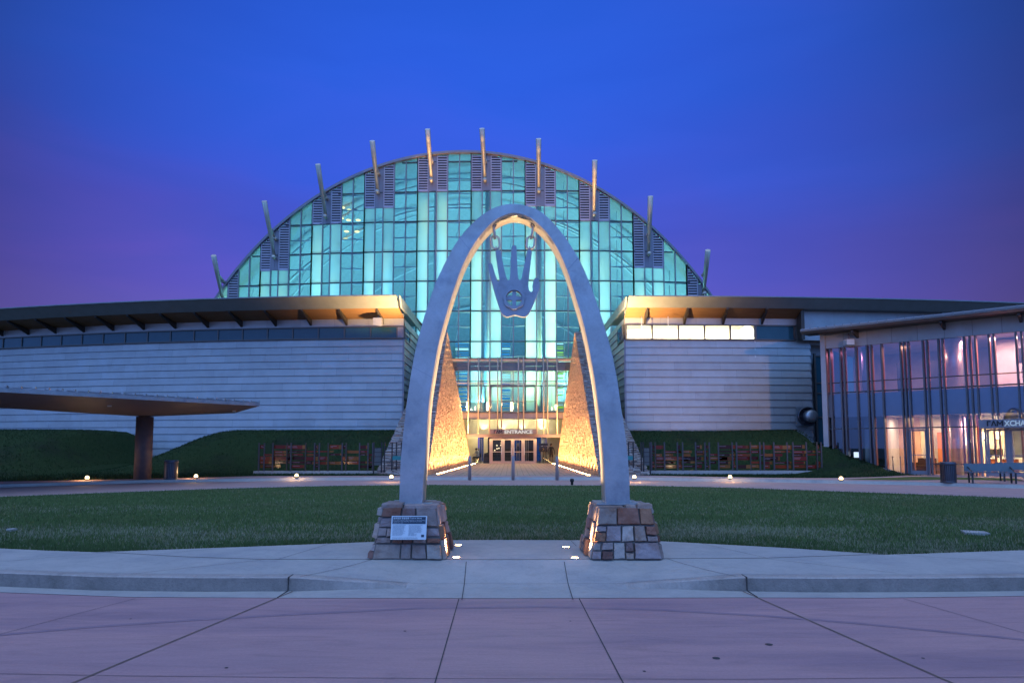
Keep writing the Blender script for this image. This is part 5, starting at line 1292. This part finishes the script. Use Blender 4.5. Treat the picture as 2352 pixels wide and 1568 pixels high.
mb = MB(); pbox(mb, 0, s_part-.12, -3, -2.9, .2, zm2-1.36); mb.build('dark_room_wall', pmat('brown_wall', (.10, .06, .035), None, 2, .7), pav)
sa = ps(1972, 1000)[0]; sb = ps(2078, 1000)[0]
m_warmwall = pmat('tan_wall', (.66, .42, .30), None, 2, .8)
mb = MB(); pbox(mb, s_part, sb+.1, -3.4, -3.3, .13, zm2-1.36); mb.build('room_wall', m_warmwall, pav)
s0 = ps(2146, 1040, -2.2)[0]; mb = MB(); pbox(mb, s0, s0+.95, -3.3, -3.2, .13, 2.35); mb.build('orange_door', pmat('orange_wood', (.62, .20, .05), None, 3, .5), pav)
mb = MB(); pbox(mb, sb+.1, s0+3, -3.5, -3.4, .13, zm2-1.36); mb.build('corridor_wall', m_cream, pav)
s1 = ps(2202, 1040, -1.1)[0]; c = pw(s1, 0, -1.1); mb = MB(); mb.lathe([(.40, .13), (.40, zm2-1.35)], c, 28); mb.lathe([(.40, zm2-.07), (.40, zt+.1)], c, 28); mb.build('steel_column', m_shiny, pav)
s2 = ps(1988, 830, -1.5)[0]; c = pw(s2, 0, -1.5); mb = MB(); mb.lathe([(.22, .13), (.22, zm2-1.35)], c, 20); mb.lathe([(.22, zm2-.07), (.22, zt+.1)], c, 20); mb.build('blue_column', pmat('pale_blue_paint', (.35, .5, .6), None, 3, .4), pav)
mb = MB(); a = ps(2300, 800)[0]; pbox(mb, a, SE, -2.6, -2.5, zm2, zt); pbox(mb, a-.5, a, -3.2, -2.5, zm2, zt); mb.build('upper_partition', m_ply, pav)
mb = MB(); pbox(mb, a+.35, a+.8, -2.5, -2.46, zm1+.7, zt-.5); mb.build('wall_picture', m_black, pav)
mb = MB(); pbox(mb, ps(2040, 850)[0], ps(2070, 850)[0], -2.2, -2, zm2, zt-.9); pbox(mb, ps(2110, 850)[0], ps(2150, 850)[0], -3, -2.8, zm2, zt-.8); mb.build('upper_cabinets', m_aludk, pav)
# furniture seen inside
def pobj(name, lab, cat, parts):
    r = root(name, lab, cat, pw(parts[0][2], parts[0][6], parts[0][4]))
    for nm, mt, s0, s1, o0, o1, z0, z1 in parts: mb = MB(); pbox(mb, s0, s1, o0, o1, z0, z1); mb.build(nm, mt, r)
m_leather = pmat('dark_leather', (.07, .035, .025), None, 3, .5); m_desk = pmat('desk_wood', (.30, .10, .04), None, 3, .4)
s = ps(2102, 1068, -1.6)[0]
pobj('armchair', 'dark leather armchair inside behind the single glass door of the pavilion', 'armchair', [('seat', m_leather, s, s+.85, -2.3, -1.6, .30, .55), ('backrest', m_leather, s, s+.85, -2.5, -2.3, .30, .95), ('armrest', m_leather, s-.15, s, -2.4, -1.6, .13, .72), ('armrest', m_leather, s+.85, s+1.0, -2.4, -1.6, .13, .72), ('base', m_black, s+.05, s+.8, -2.25, -1.65, .13, .30)])
s = ps(2272, 1070, -2.2)[0]
pobj('reception_desk', 'brown reception desk behind the pavilion entrance doors', 'desk', [('front_panel', m_desk, s, s+3.5, -2.3, -2.2, .13, .95), ('top', m_white, s-.05, s+3.5, -2.9, -2.15, .95, 1.0), ('leg', m_cream, s+.35, s+.5, -2.19, -2.12, .13, .95), ('leg', m_cream, s+1.25, s+1.4, -2.19, -2.12, .13, .95)])
for k, (u, v, lab) in enumerate(((2276, 1056, 'left black monitor on the reception desk'), (2293, 1057, 'right black monitor on the reception desk'))):
    s, z = ps(u, v, -2.5); pobj('monitor', lab, 'monitor', [('screen', m_blackgloss, s-.22, s+.22, -2.5, -2.46, 1.12, 1.45), ('stand', m_black, s-.04, s+.04, -2.54, -2.50, 1.0, 1.2), ('base', m_black, s-.12, s+.12, -2.6, -2.42, 1.0, 1.02)])
for k, (u, v, lab) in enumerate(((2262, 998, 'left glowing shade lamp inside the pavilion entrance'), (2292, 998, 'right glowing shade lamp inside the pavilion entrance'))):
    s, z = ps(u, v, -1.6); c = pw(s, z, -1.6); r = root('shade_lamp', lab, 'lamp', c, 'lamps inside the pavilion entrance')
    mb = MB(); mb.lathe([(.10, -.20), (.17, .14)], c, 14); mb.build('lamp_shade', emat('shade_glow', (1, .85, .5), 7), r); mb = MB(); mb.tube(c+Vector((0, 0, .14)), (c.x, c.y, zm2-1.35), .012, n=5); mb.build('cord', m_black, r)
    lamp('shade_lamp_light', 'POINT', c+Vector((0, 0, -.25)), 55, (1, .78, .45), shadow_soft_size=.15)
s = ps(1964, 1040, -.8)[0]; c = pw(ps(1969, 1044, -.8)[0], ps(1969, 1044, -.8)[1], -.8)
r = root('information_screen', 'small bright screen glowing low inside the dark left end of the pavilion', 'screen', c); mb = MB(); pq_ = ps(1969, 1044, -.8); pbox(mb, pq_[0]-.17, pq_[0]+.17, -.82, -.78, pq_[1]-.15, pq_[1]+.15); mb.build('display', emat('screen_glow', (.7, .85, 1), 1.6), r); mb = MB(); pbox(mb, pq_[0]-.03, pq_[0]+.03, -.83, -.80, .2, pq_[1]-.15); mb.build('stand', m_black, r)
for u in (2051.5, 2069): 
    s = ps(u, 1070, -.5)[0]; mb = MB(); c = pw(s, 0, -.5); mb.tube((c.x, c.y, .13), (c.x, c.y, 1.0), .03, n=8); mb.tube((c.x, c.y, 1.0), (c.x, c.y, 1.06), .045, n=8); mb.build('stanchion', m_shiny, label='%s steel stanchion inside the glass left of the single door' % ('left' if u < 2060 else 'right'), cat='stanchion')
for (s_, o_, z_, e_, c_) in ((ps(2062, 950)[0], -1.7, 3.1, 45, (1, .62, .42)), (ps(2110, 950)[0], -1.8, 3.1, 70, (1, .66, .38)), (ps(2190, 950)[0], -2.4, 3.1, 75, (1, .60, .42)), (ps(2230, 950)[0], -1.0, 3.1, 60, (1, .45, .45)), (ps(2290, 950)[0], -1.6, 3.1, 120, (1, .72, .38)), (ps(2345, 950)[0], -1.4, 3.1, 100, (1, .72, .4)),
                             (ps(2200, 800)[0], -1.2, zt-.1, 85, (1, .45, .42)), (ps(2290, 800)[0], -1.0, zt-.1, 150, (1, .42, .34)), (ps(2080, 800)[0], -1.4, zt-.1, 75, (1, .45, .30)), (ps(1935, 800)[0], -1.6, zt-.1, 45, (1, .30, .50)), (ps(2345, 800)[0], -1.2, zt-.1, 90, (1, .6, .5))):
    p = pw(s_, z_, o_); lamp('pavilion_ceiling_lamp', 'AREA', p, e_, c_, (0, 0, -1), shape='DISK', size=.5)
# pavilion doors
def leaf(name, s0, s1, z1, par, hs):
    mb = MB(); f = .09; o = .05
    for a, b, c, d in ((s0, s0+f, .14, z1), (s1-f, s1, .14, z1), (s0+f, s1-f, .14, .14+.2), (s0+f, s1-f, z1-f, z1), (s0+f, s1-f, 1.12, 1.17)): pbox(mb, a, b, .0, .06, c, d)
    do = mb.build(name, m_alu, par); g = MB(); g.poly([pw(s0+f, .34, .03), pw(s1-f, .34, .03), pw(s1-f, z1-f, .03), pw(s0+f, z1-f, .03)]); g.build('door_glass', m_lobby, do)
    h = MB(); a = s1-.14 if hs > 0 else s0+.14; h.sweep([pw(a, .95, .07), pw(a, .97, .13), pw(a, 1.0, .14), pw(a, 1.48, .14), pw(a, 1.52, .13), pw(a, 1.54, .07)], .016, 6); h.build('handle', m_shiny, do)
leaf('door', door1[0]+.04, door1[1]-.04, zdoor-.02, pav, 1)
mb = MB()
for a, b, z0, z1 in ((door1[0]-.07, door1[0]+.035, .1, zdoor+.08), (door1[1]-.035, door1[1]+.07, .1, zdoor+.08), (door1[0]+.035, door1[1]-.035, zdoor, zdoor+.08)): pbox(mb, a, b, -.02, .14, z0, z1)
mb.build('door_frame', m_alu, pav)
ze = ps(2290, 984)[1]
m1 = ps(2319, 1040)[0]; leaf('door', ent[0]+.30, m1-.05, ze-.02, pav, 1); leaf('door', m1+.05, 2*m1-ent[0]-.30, ze-.02, pav, -1)
mb = MB()
for a, b in ((ent[0]+.0, ent[0]+.10), (ent[0]+.2, ent[0]+.29), (m1-.045, m1+.045), (2*m1-ent[0]-.29, 2*m1-ent[0]-.2), (ent[1]-.1, ent[1])): pbox(mb, a, b, -.02, .10, .1, ze)
pbox(mb, ent[0], ent[1], -.05, .12, ze, ze+.12); mb.build('door_frame', m_alu, pav)
xs_ = root('pavilion_sign', 'grey sign with dark monogram and pale lettering XCHANGE over the pavilion doors', 'sign', pw(ent[0], ze+.1, .6))
sb0, zb_ = ps(2248, 983, .55); st0, zt_ = ps(2248, 963.5, .55)
mb = MB(); pbox(mb, sb0, sb0+3.3, .12, .55, zb_, zt_); mb.build('board', m_alu, xs_)
sL = ps(2267, 975, .55)[0]; h2 = (zt_-zb_)*.62; zl = zb_+(zt_-zb_)*.22
mb = MB(); monogram(mb, pw(sL, zl, .552), PD, (0, 0, 1), h2, PN); mb.build('monogram', m_blackgloss, xs_)
mb = MB(); text_into(mb, 'XCHANGE', h2*1.4, pw(ps(2311.5, 975, .55)[0] if False else sL+h2*2.62, zl, .554), PD, (0, 0, 1), .03, width=h2*5.5, bold=.03); mb.build('lettering', emat('pale_blue_letters', (.45, .65, 1), .55), xs_)
# ------------------------------------------------------------------ canopy shelter on the left
cp = gnd(327, 1100, .12)
can = root('canopy_shelter', 'long dark metal canopy with a ridged roof on one round brown column', 'canopy', cp)
m_canu = pmat('canopy_underside', (.14, .115, .13), (.12, .10, .115), 2, .55); m_colp = pmat('brown_column', (.15, .10, .085), (.11, .075, .07), 4, .7, bump=.2, bscale=30)
mb = MB(); mb.lathe([(.36, 0), (.355, 2.80), (.33, 2.80)], cp, 28); mb.build('column', m_colp, can)
mb = MB(); mb.lathe([(.22, 2.78), (.22, 3.1)], cp, 20); mb.build('column_neck', m_brk, can)
ce = Vector((-.582, -.813, 0)); cn = Vector((.813, -.582, 0))   # along the canopy towards us, and towards its front edge
def cpt(s, o, z): q = Vector((cp.x, cp.y, 0)) + ce*s + cn*o; return Vector((q.x, q.y, z))
def zspine(s): return interp([(-4.6, 3.27), (0, 2.92), (16, 3.35)], s)
def ofr(s): return interp([(-4.0, 2.95), (-2.6, 4.0), (0, 4.2), (16, 4.2)], s)
S_ = [-4.41, -3.3, -2, 0, 2, 4, 6, 8, 10, 12, 14, 16]
zfr = 3.40
under = MB(); topm = MB(); ed = MB(); ed2 = MB(); seam = MB()
def sec(s): return (cpt(s+1.43, 4.2, zfr), cpt(s, 0, zspine(s)), cpt(s-1.43, -4.2, zfr), cpt(s, 0, 3.86))   # the ends are cut obliquely
for a, b in zip(S_, S_[1:]):
    A_, B_ = sec(a), sec(b); u3 = Vector((0, 0, .14))
    under.poly([A_[0], B_[0], B_[1], A_[1]]); under.poly([A_[1], B_[1], B_[2], A_[2]])
    topm.poly([A_[0]+u3, B_[0]+u3, B_[3], A_[3]]); topm.poly([A_[3], B_[3], B_[2]+u3, A_[2]+u3])
    for i in (0, 2):
        o = cn*.06*(1 if i == 0 else -1); (ed if i == 0 else ed2).hexa([A_[i], B_[i], B_[i]+o, A_[i]+o, A_[i]+u3, B_[i]+u3, B_[i]+u3+o, A_[i]+u3+o])
A_ = sec(-4.41); topm.poly([A_[0], A_[1], A_[3], A_[0]+u3]); topm.poly([A_[1], A_[2], A_[2]+u3, A_[3]])
under.build('underside', m_canu, can); topm.build('roof', m_zincr, can); ed.build('edge_trim', m_steel, can); ed2.build('edge_trim', m_steel, can)
s = -4.38
while s < 15.9:
    A_ = sec(s); seam.beam(A_[0]+u3+Vector((0, 0, .03)), A_[3]+Vector((0, 0, .03)), .05, .05); seam.beam(A_[3]+Vector((0, 0, .03)), A_[2]+u3+Vector((0, 0, .03)), .05, .05)
    q = A_[0]+u3+Vector((0, 0, .05)); seam.box(q.x-.05, q.x+.05, q.y-.04, q.y+.04, q.z-.02, q.z+.05); s += .42
seam.build('standing_seams', m_steel, can)
for s, o in ((2.6, 2.4), (-3.2, 1.9)):
    mb = MB(); z = lerp(zspine(s), zfr, o/4.2); q = cpt(s, o, z-.05); mb.lathe([(.08, 0), (.08, .06)], q, 12); mb.build('underside_light', m_white, can)
# ------------------------------------------------------------------ ground lights along the path
pr = None
for u, v, lab in ((200, 1100.5, 'lit path light farthest left, left of the canopy column'), (450, 1096.5, 'lit path light just right of the left litter bin'), (681, 1095, 'lit path light before the left donor wall'), (899, 1098.5, 'lit path light beside the left leg of the arch'), (1457, 1098.5, 'lit path light beside the right leg of the arch'), (1677, 1098.5, 'lit path light before the right donor wall'), (1932, 1102.5, 'small lit path light before the pavilion')):
    p = gnd(u, v+1.5, .125)
    if pr is None:
        pr = root('path_light', lab, 'ground light', p, 'lights set along the far path')
        mb = MB(); mb.lathe([(.09, 0), (.09, .05), (.075, .055), (.07, .03)], p, 14); mb.build('rim', m_black, pr)
        mb = MB(); mb.lathe([(.07, .03), (.085, .10), (.06, .17), (.001, .19)], p, 14); mb.build('lens', emat('path_lens', (1, .74, .40), 5), pr)
    else: dup(pr, p, 0, lab)
    if u < 1900: lamp('path_lamp', 'POINT', p+Vector((0, -.12, .32)), 30, (1, .62, .28), shadow_soft_size=.05)
# ------------------------------------------------------------------ donor walls: glass tiles between posts
m_tile = pmat('red_glass_tile', (1, 1, 1), None, 2, .15, attr=True, spec=.4)
def donor(lab, posts, xend, Y, zt_, zb_, seed, rowsv):
    rnd = random.Random(seed); r = root('donor_wall', lab, 'donor wall', (at(posts[0], 1080, Y).x, Y, berm(at(posts[0], 1080, Y).x, Y)), 'donor walls of red glass tiles')
    X = [at(u, 1050, Y).x for u in posts]; m_post = pmat('rusty_dark_steel', (.075, .06, .065), None, 3, .6)
    for i, x in enumerate(X):
        mb = MB(); y = Y - .27 + (.10 if i % 2 else 0); zb = min(berm(x, Y)-.05, .2); zt = zt_
        mb.box(x-.035, x+.035, y-.03, y+.03, zb, zt); mb.build('post', m_post if rnd.random() < .8 else m_brk, r)
    n = 0; i = 0
    while i < len(X)-1:
        j = min(i+1, len(X)-1)
        for q, (va, vb) in enumerate(rowsv):
            if n > 96: break
            jj = j if rnd.random() < .82 else min(j+1, len(X)-1)
            if rnd.random() < .24: continue
            z1 = at(1176, va+rnd.uniform(-.6, .6), Y).z; z0 = at(1176, vb+rnd.uniform(-1.6, 1.2), Y).z; x0, x1 = X[i]+.02, X[jj]-.02
            if rnd.random() < .3: x1 = lerp(x0, x1, rnd.uniform(.6, .95))
            y = Y-.06-.035*rnd.randint(0, 4); mb = MB(); c = rnd.choice([(.20, .022, .014), (.15, .016, .012), (.25, .035, .012), (.07, .012, .010), (.28, .08, .02), (.05, .012, .010)])
            mb.col = c; xm = x1 - rnd.uniform(.10, .35)*(x1-x0) if rnd.random() < .6 else x1
            mb.box(x0, xm, y-.012, y+.012, z0, z1)
            if xm < x1-.03: mb.col = rnd.choice([(.24, .085, .02), (.30, .11, .03), (.18, .05, .015)]); mb.box(xm+.001, x1, y-.012, y+.012, z0, z1)
            if z1-z0 > .09 and rnd.random() < .75:
                mb.col = (.34, .25, .26)
                for l_ in range(1 if z1-z0 < .2 else 2):
                    zz = z1-.05-.06*l_; xe = lerp(x0, xm, rnd.uniform(.4, .85)); xx = x0+.05
                    while xx < xe: w_ = rnd.uniform(.02, .06); mb.box(xx, xx+w_, y-.0135, y-.0121, zz-.022, zz); xx += w_+.012
            mb.build('glass_tile', m_tile, r); n += 1
        i += 1
    mb = MB(); mb.box(min(X)-.25, max(X)+.45, Y-.34, Y+.35, -.05, .30 if xend else .26); mb.build('footing', m_conc, r)
    return r
rows = [(1022, 1031), (1034.5, 1039.5), (1041.5, 1046.5), (1048, 1057), (1059, 1065), (1067, 1074)]
donor('donor wall of red glass tiles between dark posts, on the grass left of the arch', [598.8, 609.4, 630.5, 661.5, 671.8, 704, 725.6, 735.3, 756.7, 787.6, 797.7, 827.3, 847.5, 857.5], 0, 37.2, at(1176, 1016.6, 37.2).z, .2, 5, rows)
donor('longer donor wall of red glass tiles between dark posts, on the grass right of the arch', [1494, 1503.7, 1523.8, 1554.6, 1565.3, 1596, 1616.2, 1627.5, 1647, 1680, 1688.4, 1721.4, 1741.5, 1752, 1773.4, 1805.3, 1817, 1849.4, 1871.7, 1883.5], 1, 36.6, at(1176, 1015, 36.6).z, .2, 6, rows)
# low metal fences beside the stone walls, each with a teal plate
def fence(lab, us, Y, tu, side):
    x = [at(u, 1050, Y).x for u in us]; r = root('metal_fence', lab, 'fence', (x[0], Y, .1), 'metal fences beside the stone walls')
    for q in x: mb = MB(); mb.box(q-.03, q+.03, Y-.03, Y+.03, .1, at(1176, 1015, Y).z); mb.build('post', m_black, r)
    for v in (1028, 1038, 1048, 1061): mb = MB(); z = at(1176, v, Y).z; mb.box(x[0], x[-1], Y-.015, Y+.015, z-.015, z+.015); mb.build('rail', m_black, r)
    a, b = (us[0], us[1]) if side < 0 else (us[-2], us[-1]); mb = MB(); mb.box(at(a, 1050, Y).x+.04, at(b, 1050, Y).x-.04, Y-.01, Y+.01, at(1176, 1068, Y).z, at(1176, 1029, Y).z); mb.build('mesh_panel', pmat('grey_mesh', (.09, .10, .10), None, 9, .7), r)
    t = root('teal_sign', 'small teal plate on the metal fence at the %s stone wall' % ('left' if side < 0 else 'right'), 'sign', at((tu[0]+tu[1])/2, 1056, Y)); mb = MB(); mb.box(at(tu[0], 1050, Y).x, at(tu[1], 1050, Y).x, Y-.06, Y-.03, at(1176, 1056, Y).z, at(1176, 1046.5, Y).z); mb.build('plate', m_teal, t)
fence('dark metal fence with a grey panel between the left donor wall and stone wall', [858.5, 876.5, 883, 900.5, 910.5, 922], 36.0, (902, 921), -1)
fence('dark metal fence with a grey panel between the right stone wall and donor wall', [1444, 1454.5, 1473, 1478, 1493], 35.6, (1441, 1453), 1)
p = gnd(853, 1085, .12); mb = MB(); mb.box(p.x-.28, p.x+.28, p.y, p.y+.1, .1, .34); mb.build('junction_box', m_white, label='small white box on the ground at the right end of the left donor wall', cat='box')
# ------------------------------------------------------------------ litter bins
def bin_(p, w_, h, lab):
    r = root('litter_bin', lab, 'litter bin', p, 'slatted litter bins'); R = w_/2
    mb = MB()
    for k in range(26):
        a = 2*math.pi*k/26; c, s = math.cos(a), math.sin(a); q = p+Vector((c*R, s*R, 0)); mb.beam(q+Vector((0, 0, .05)), q+Vector((0, 0, h-.10)), .045, .008, up=(c, s, 0))
    mb.build('slats', m_bin, r)
    mb = MB(); mb.lathe([(R*.9, .03), (R*.9, h-.12)], p, 20); mb.build('liner', m_blackgloss, r)
    mb = MB(); mb.lathe([(R*1.04, 0), (R*1.06, .06), (R*1.0, .07)], p, 24); mb.build('base_ring', m_bin, r)
    mb = MB(); mb.lathe([(R*.7, h-.01), (R*1.04, h-.12), (R*1.06, h-.07), (R*1.0, h-.03), (R*.95, h)], p, 24); mb.build('rim', m_bin, r)
bin_(gnd(392, 1100.5, .12), .56, .86, 'slatted metal litter bin beside the canopy column')
bin_(gnd(2179, 1108, .12), .56, .84, 'slatted metal litter bin beside the bench before the pavilion')
# ------------------------------------------------------------------ benches
def bench(p, rz, w_, lab):
    r = root('bench', lab, 'bench', p, 'benches before the pavilion', rz); ORG[r.name] = Vector((0, 0, 0)); h = w_/2
    m_bn = pmat('bench_slate', (.10, .13, .15), (.08, .11, .13), 4, .55)
    mb = MB(); mb.hexa([(-h, -.25, .42), (h, -.25, .42), (h, .20, .40), (-h, .20, .40), (-h, -.25, .46), (h, -.25, .46), (h, .20, .44), (-h, .20, .44)]); mb.build('seat', m_bn, r)
    mb = MB(); mb.hexa([(-h, .20, .46), (h, .20, .46), (h, .235, .46), (-h, .235, .46), (-h+.02, .30, .78), (h-.02, .30, .78), (h-.02, .335, .78), (-h+.02, .335, .78)]); mb.build('backrest', m_bn, r)
    for x in (-h+.14, h-.14):
        mb = MB(); mb.beam((x, -.2, .42), (x-.03, -.27, 0), .05, .05); mb.build('leg', m_black, r); mb = MB(); mb.beam((x, .2, .40), (x+.05, .30, 0), .05, .05); mb.build('leg', m_black, r)
        mb = MB(); mb.beam((x, -.2, .44), (x, .3, .66), .035, .03); mb.build('armrest', m_black, r)
pb = gnd(2279, 1109.5, .12); bench(pb, math.radians(-14), 1.78, 'slate-grey metal bench before the pavilion doors, next to the litter bin')
pb2 = pb+Vector((2.35, 1.5, 0)); bench(pb2, math.radians(-14), 1.78, 'second slate-grey bench, cut off by the right edge behind the first')
# ------------------------------------------------------------------ people and things in the lobby
def body(name, lab, base, rz, J, E, top, mid, zones, hair=None, group=None):
    r = root(name, lab, 'person', base, group, rz); ORG[r.name] = Vector((0, 0, 0))
    me = bpy.data.meshes.new('body'); me.from_pydata([j[:3] for j in J], E, []); o = bpy.data.objects.new('body', me); C.objects.link(o)
    sk = o.modifiers.new('s', 'SKIN'); o.modifiers.new('u', 'SUBSURF').levels = 1
    for i, j in enumerate(J): d = me.skin_vertices[0].data[i]; d.radius = (j[3], j[4] if len(j) > 4 else j[3]); d.use_root = (i == 0)
    bpy.context.view_layer.update(); m2 = bpy.data.meshes.new_from_object(o.evaluated_get(bpy.context.evaluated_depsgraph_get())); bpy.data.objects.remove(o)
    for m in zones[0]: m2.materials.append(m)
    for p in m2.polygons: p.material_index = zones[1](p.center); p.use_smooth = True
    b = bpy.data.objects.new('body', m2); C.objects.link(b); b.parent = r
    if hair:
        mb = MB(); c = Vector(hair[0]); R = hair[1]; mb.lathe([(.001, R*1.05), (R*.6, R*.9), (R*.98, R*.35), (R*1.02, -.2*R), (R*.9, -hair[2])], c+Vector((0, .02, 0)), 12); mb.build('hair', hair[3] if len(hair) > 3 else m_hair, r)
    return r
def stand(h=1.0, arms=((-.30, -.02, .80), (.30, -.02, .80)), hand=((-.30, -.12, .62), (.30, -.12, .62))):
    J = [(0, 0, .95, .15, .11), (0, 0, 1.18, .14, .10), (0, 0, 1.38, .16, .10), (0, 0, 1.50, .055), (0, -.01, 1.60, .085, .10), (0, -.01, 1.70, .07, .085)]
    E = [(0, 1), (1, 2), (2, 3), (3, 4), (4, 5)]
    for s, (a, hd) in zip((-1, 1), zip(arms, hand)):
        k = len(J); J += [(s*.19, 0, 1.40, .055), (a[0], a[1], 1.12, .042), (hd[0], hd[1], .88, .030), (hd[0], hd[1]-.02, .79, .035)]
        E += [(2, k), (k, k+1), (k+1, k+2), (k+2, k+3)]
        k = len(J); J += [(s*.10, 0, .86, .095), (s*.11, -.01, .50, .065), (s*.11, .02, .09, .045), (s*.12, -.14, .04, .035)]
        E += [(0, k), (k, k+1), (k+1, k+2), (k+2, k+3)]
    return [(x*h, y*h, z*h, *[q*h for q in rr_]) for x, y, z, *rr_ in J], E
m_dark = pmat('dark_cloth', (.02, .022, .03), None, 5, .8); m_pale = pmat('pale_cloth', (.55, .45, .28), None, 5, .8); m_shirt = pmat('light_shirt', (.45, .52, .62), None, 5, .8); m_suit = pmat('navy_cloth', (.03, .035, .06), None, 5, .8); m_greyt = pmat('grey_trousers', (.22, .20, .19), None, 5, .8)
def zn(h, tops, legs): return ([m_skin, tops, legs], lambda c: 0 if (c.z > 1.47*h or (abs(c.x) > .25*h and c.z < .9*h)) else (1 if c.z > .92*h else 2))
J, E = stand(.97, ((-.26, 0, 0), (.28, -.05, 0)), ((-.26, -.05, 0), (.26, -.15, 0)))
body('person', 'standing person in dark clothes with a dark bag, right of the doors', (vx(1276), YV+.9, .12), .3, J, E, 0, 0, ([m_skin, m_dark, m_pale], lambda c: 0 if c.z > 1.43 else (1 if c.z > .55 else 0)), ((0, 0, 1.62), .105, .12))
J, E = stand(.93)
body('person', 'standing person in pale clothes beside the easel board', (vx(1205), YV+1.6, .12), -.2, J, E, 0, 0, ([m_skin, m_pale, m_pale], lambda c: 0 if c.z > 1.37 else 1), ((0, 0, 1.55), .10, .10))
J, E = stand(1.0, ((-.30, -.08, 0), (.30, -.08, 0)), ((-.16, -.28, 0), (.16, -.28, 0)))
body('person', 'standing person in a navy jacket seen through the third door', (vx(908), YV+6.2, .12), 0, J, E, 0, 0, zn(1, m_suit, m_greyt), ((0, 0, 1.66), .105, .04, pmat('grey_hair', (.3, .28, .26), None, 5, .7)))
# seated person with back to the glass
J = [(0, 0, .52, .15, .12), (0, -.03, .78, .14, .11), (0, -.10, 1.0, .16, .11), (0, -.16, 1.10, .055), (0, -.22, 1.20, .085, .10), (0, -.23, 1.28, .07)]
E = [(0, 1), (1, 2), (2, 3), (3, 4), (4, 5)]
for s in (-1, 1):
    k = len(J); J += [(s*.19, -.1, 1.02, .055), (s*.25, -.18, .78, .045), (s*.16, -.42, .74, .032), (s*.13, -.5, .74, .035)]; E += [(2, k), (k, k+1), (k+1, k+2), (k+2, k+3)]
    k = len(J); J += [(s*.10, -.06, .52, .095), (s*.12, -.45, .52, .07), (s*.12, -.46, .10, .045), (s*.12, -.6, .05, .035)]; E += [(0, k), (k, k+1), (k+1, k+2), (k+2, k+3)]
body('person', 'seated person in a light shirt bent forward, inside the glass left of the doors', (vx(448), YV+1.7, .12), -.9, J, E, 0, 0, ([m_skin, m_shirt, m_suit], lambda c: 0 if c.z > 1.10 or (c.y < -.38 and c.z > .62) else (1 if c.z > .58 else 2)), ((0, -.22, 1.21), .105, .05))
ch = root('chair', 'dark chair under the seated person left of the doors', 'chair', (vx(450), YV+1.75, .12))
local(ch)
mb = MB(); mb.box(-.22, .22, -.22, .22, .40, .44); mb.build('seat', m_black, ch); mb = MB(); mb.box(-.22, .22, .22, .25, .5, .85); mb.build('backrest', m_black, ch)
for x in (-.2, .2):
    for y in (-.2, .2): mb = MB(); mb.tube((x, y, 0), (x, y, .40 if y < 0 else .55), .015, n=6); mb.build('leg', m_bin, ch)
es = root('easel_board', 'black easel board with a yellow arrow right of the entrance doors', 'sign', (vx(1187), YV+.9, .12)); local(es)
mb = MB(); mb.box(-.36, .36, -.02, .02, .98, 1.46); mb.build('panel', m_blackgloss, es); mb = MB(); mb.box(-.40, .40, -.015, .02, 1.5, 1.72); mb.build('top_panel', m_black, es)
mb = MB()
mb.beam((-.05, -.03, 1.32), (.06, -.03, 1.22), .03, .012, up=(0, 1, 0)); mb.beam((.06, -.03, 1.22), (-.05, -.03, 1.12), .03, .012, up=(0, 1, 0)); mb.build('arrow', pmat('yellow_paint', (.8, .5, .05), None, 3, .5), es)
for a, b in (((-.1, 0, 1.75), (-.35, .0, 0)), ((.1, 0, 1.75), (.35, 0, 0)), ((0, .03, 1.7), (0, .5, 0))): mb = MB(); mb.tube(a, b, .02, n=6); mb.build('leg', m_black, es)
st = root('lectern_stand', 'low dark stand inside the glass just left of the doors', 'stand', (vx(545), YV+1.5, .12)); local(st)
mb = MB(); mb.hexa([(-.28, -.2, 0), (.28, -.2, 0), (.28, .2, 0), (-.28, .2, 0), (-.2, -.15, .86), (.28, -.15, .98), (.28, .15, .98), (-.2, .15, .86)]); mb.build('body', m_blackgloss, st)
tb = root('display_table', 'small dark cloth-covered table seen through the leftmost door', 'table', (vx(665), YV+3.2, .12)); local(tb)
mb = MB(); mb.hexa([(-.34, -.3, 0), (.34, -.3, 0), (.34, .3, 0), (-.34, .3, 0), (-.3, -.26, .74), (.3, -.26, .74), (.3, .26, .74), (-.3, .26, .74)]); mb.build('cloth', m_blackgloss, tb); mb = MB(); mb.box(-.32, .32, -.28, .28, .741, .76); mb.build('top', m_black, tb)
# small candle-like lamps seen through the left doors
fl = None; nf = 0
for x, y in ((654, 1122), (656, 1160), (678, 1155), (702, 1118), (628, 1180), (708, 1090)):
    p = Vector((vx(x), YV+4.2, vz(y)))
    if fl is None:
        fl = root('globe_lamp', 'small round lamp glowing in the dark room behind the leftmost door', 'lamp', p, 'globe lamps behind the left doors'); mb = MB(); mb.lathe([(.001, -.07), (.06, -.04), (.07, .02), (.001, .08)], p, 8); mb.build('globe', emat('globe_glow', (1, .8, .5), 1.6), fl)
        mb = MB(); mb.tube(p+Vector((0, 0, .08)), p+Vector((0, 0, .5)), .008, n=4); mb.build('cord', m_black, fl)
    else: dup(fl, p, 0, 'small round lamp behind the left doors, '+['', 'second', 'third', 'fourth', 'fifth', 'sixth'][nf]+' of six counted from the left pane'); 
    nf += 1
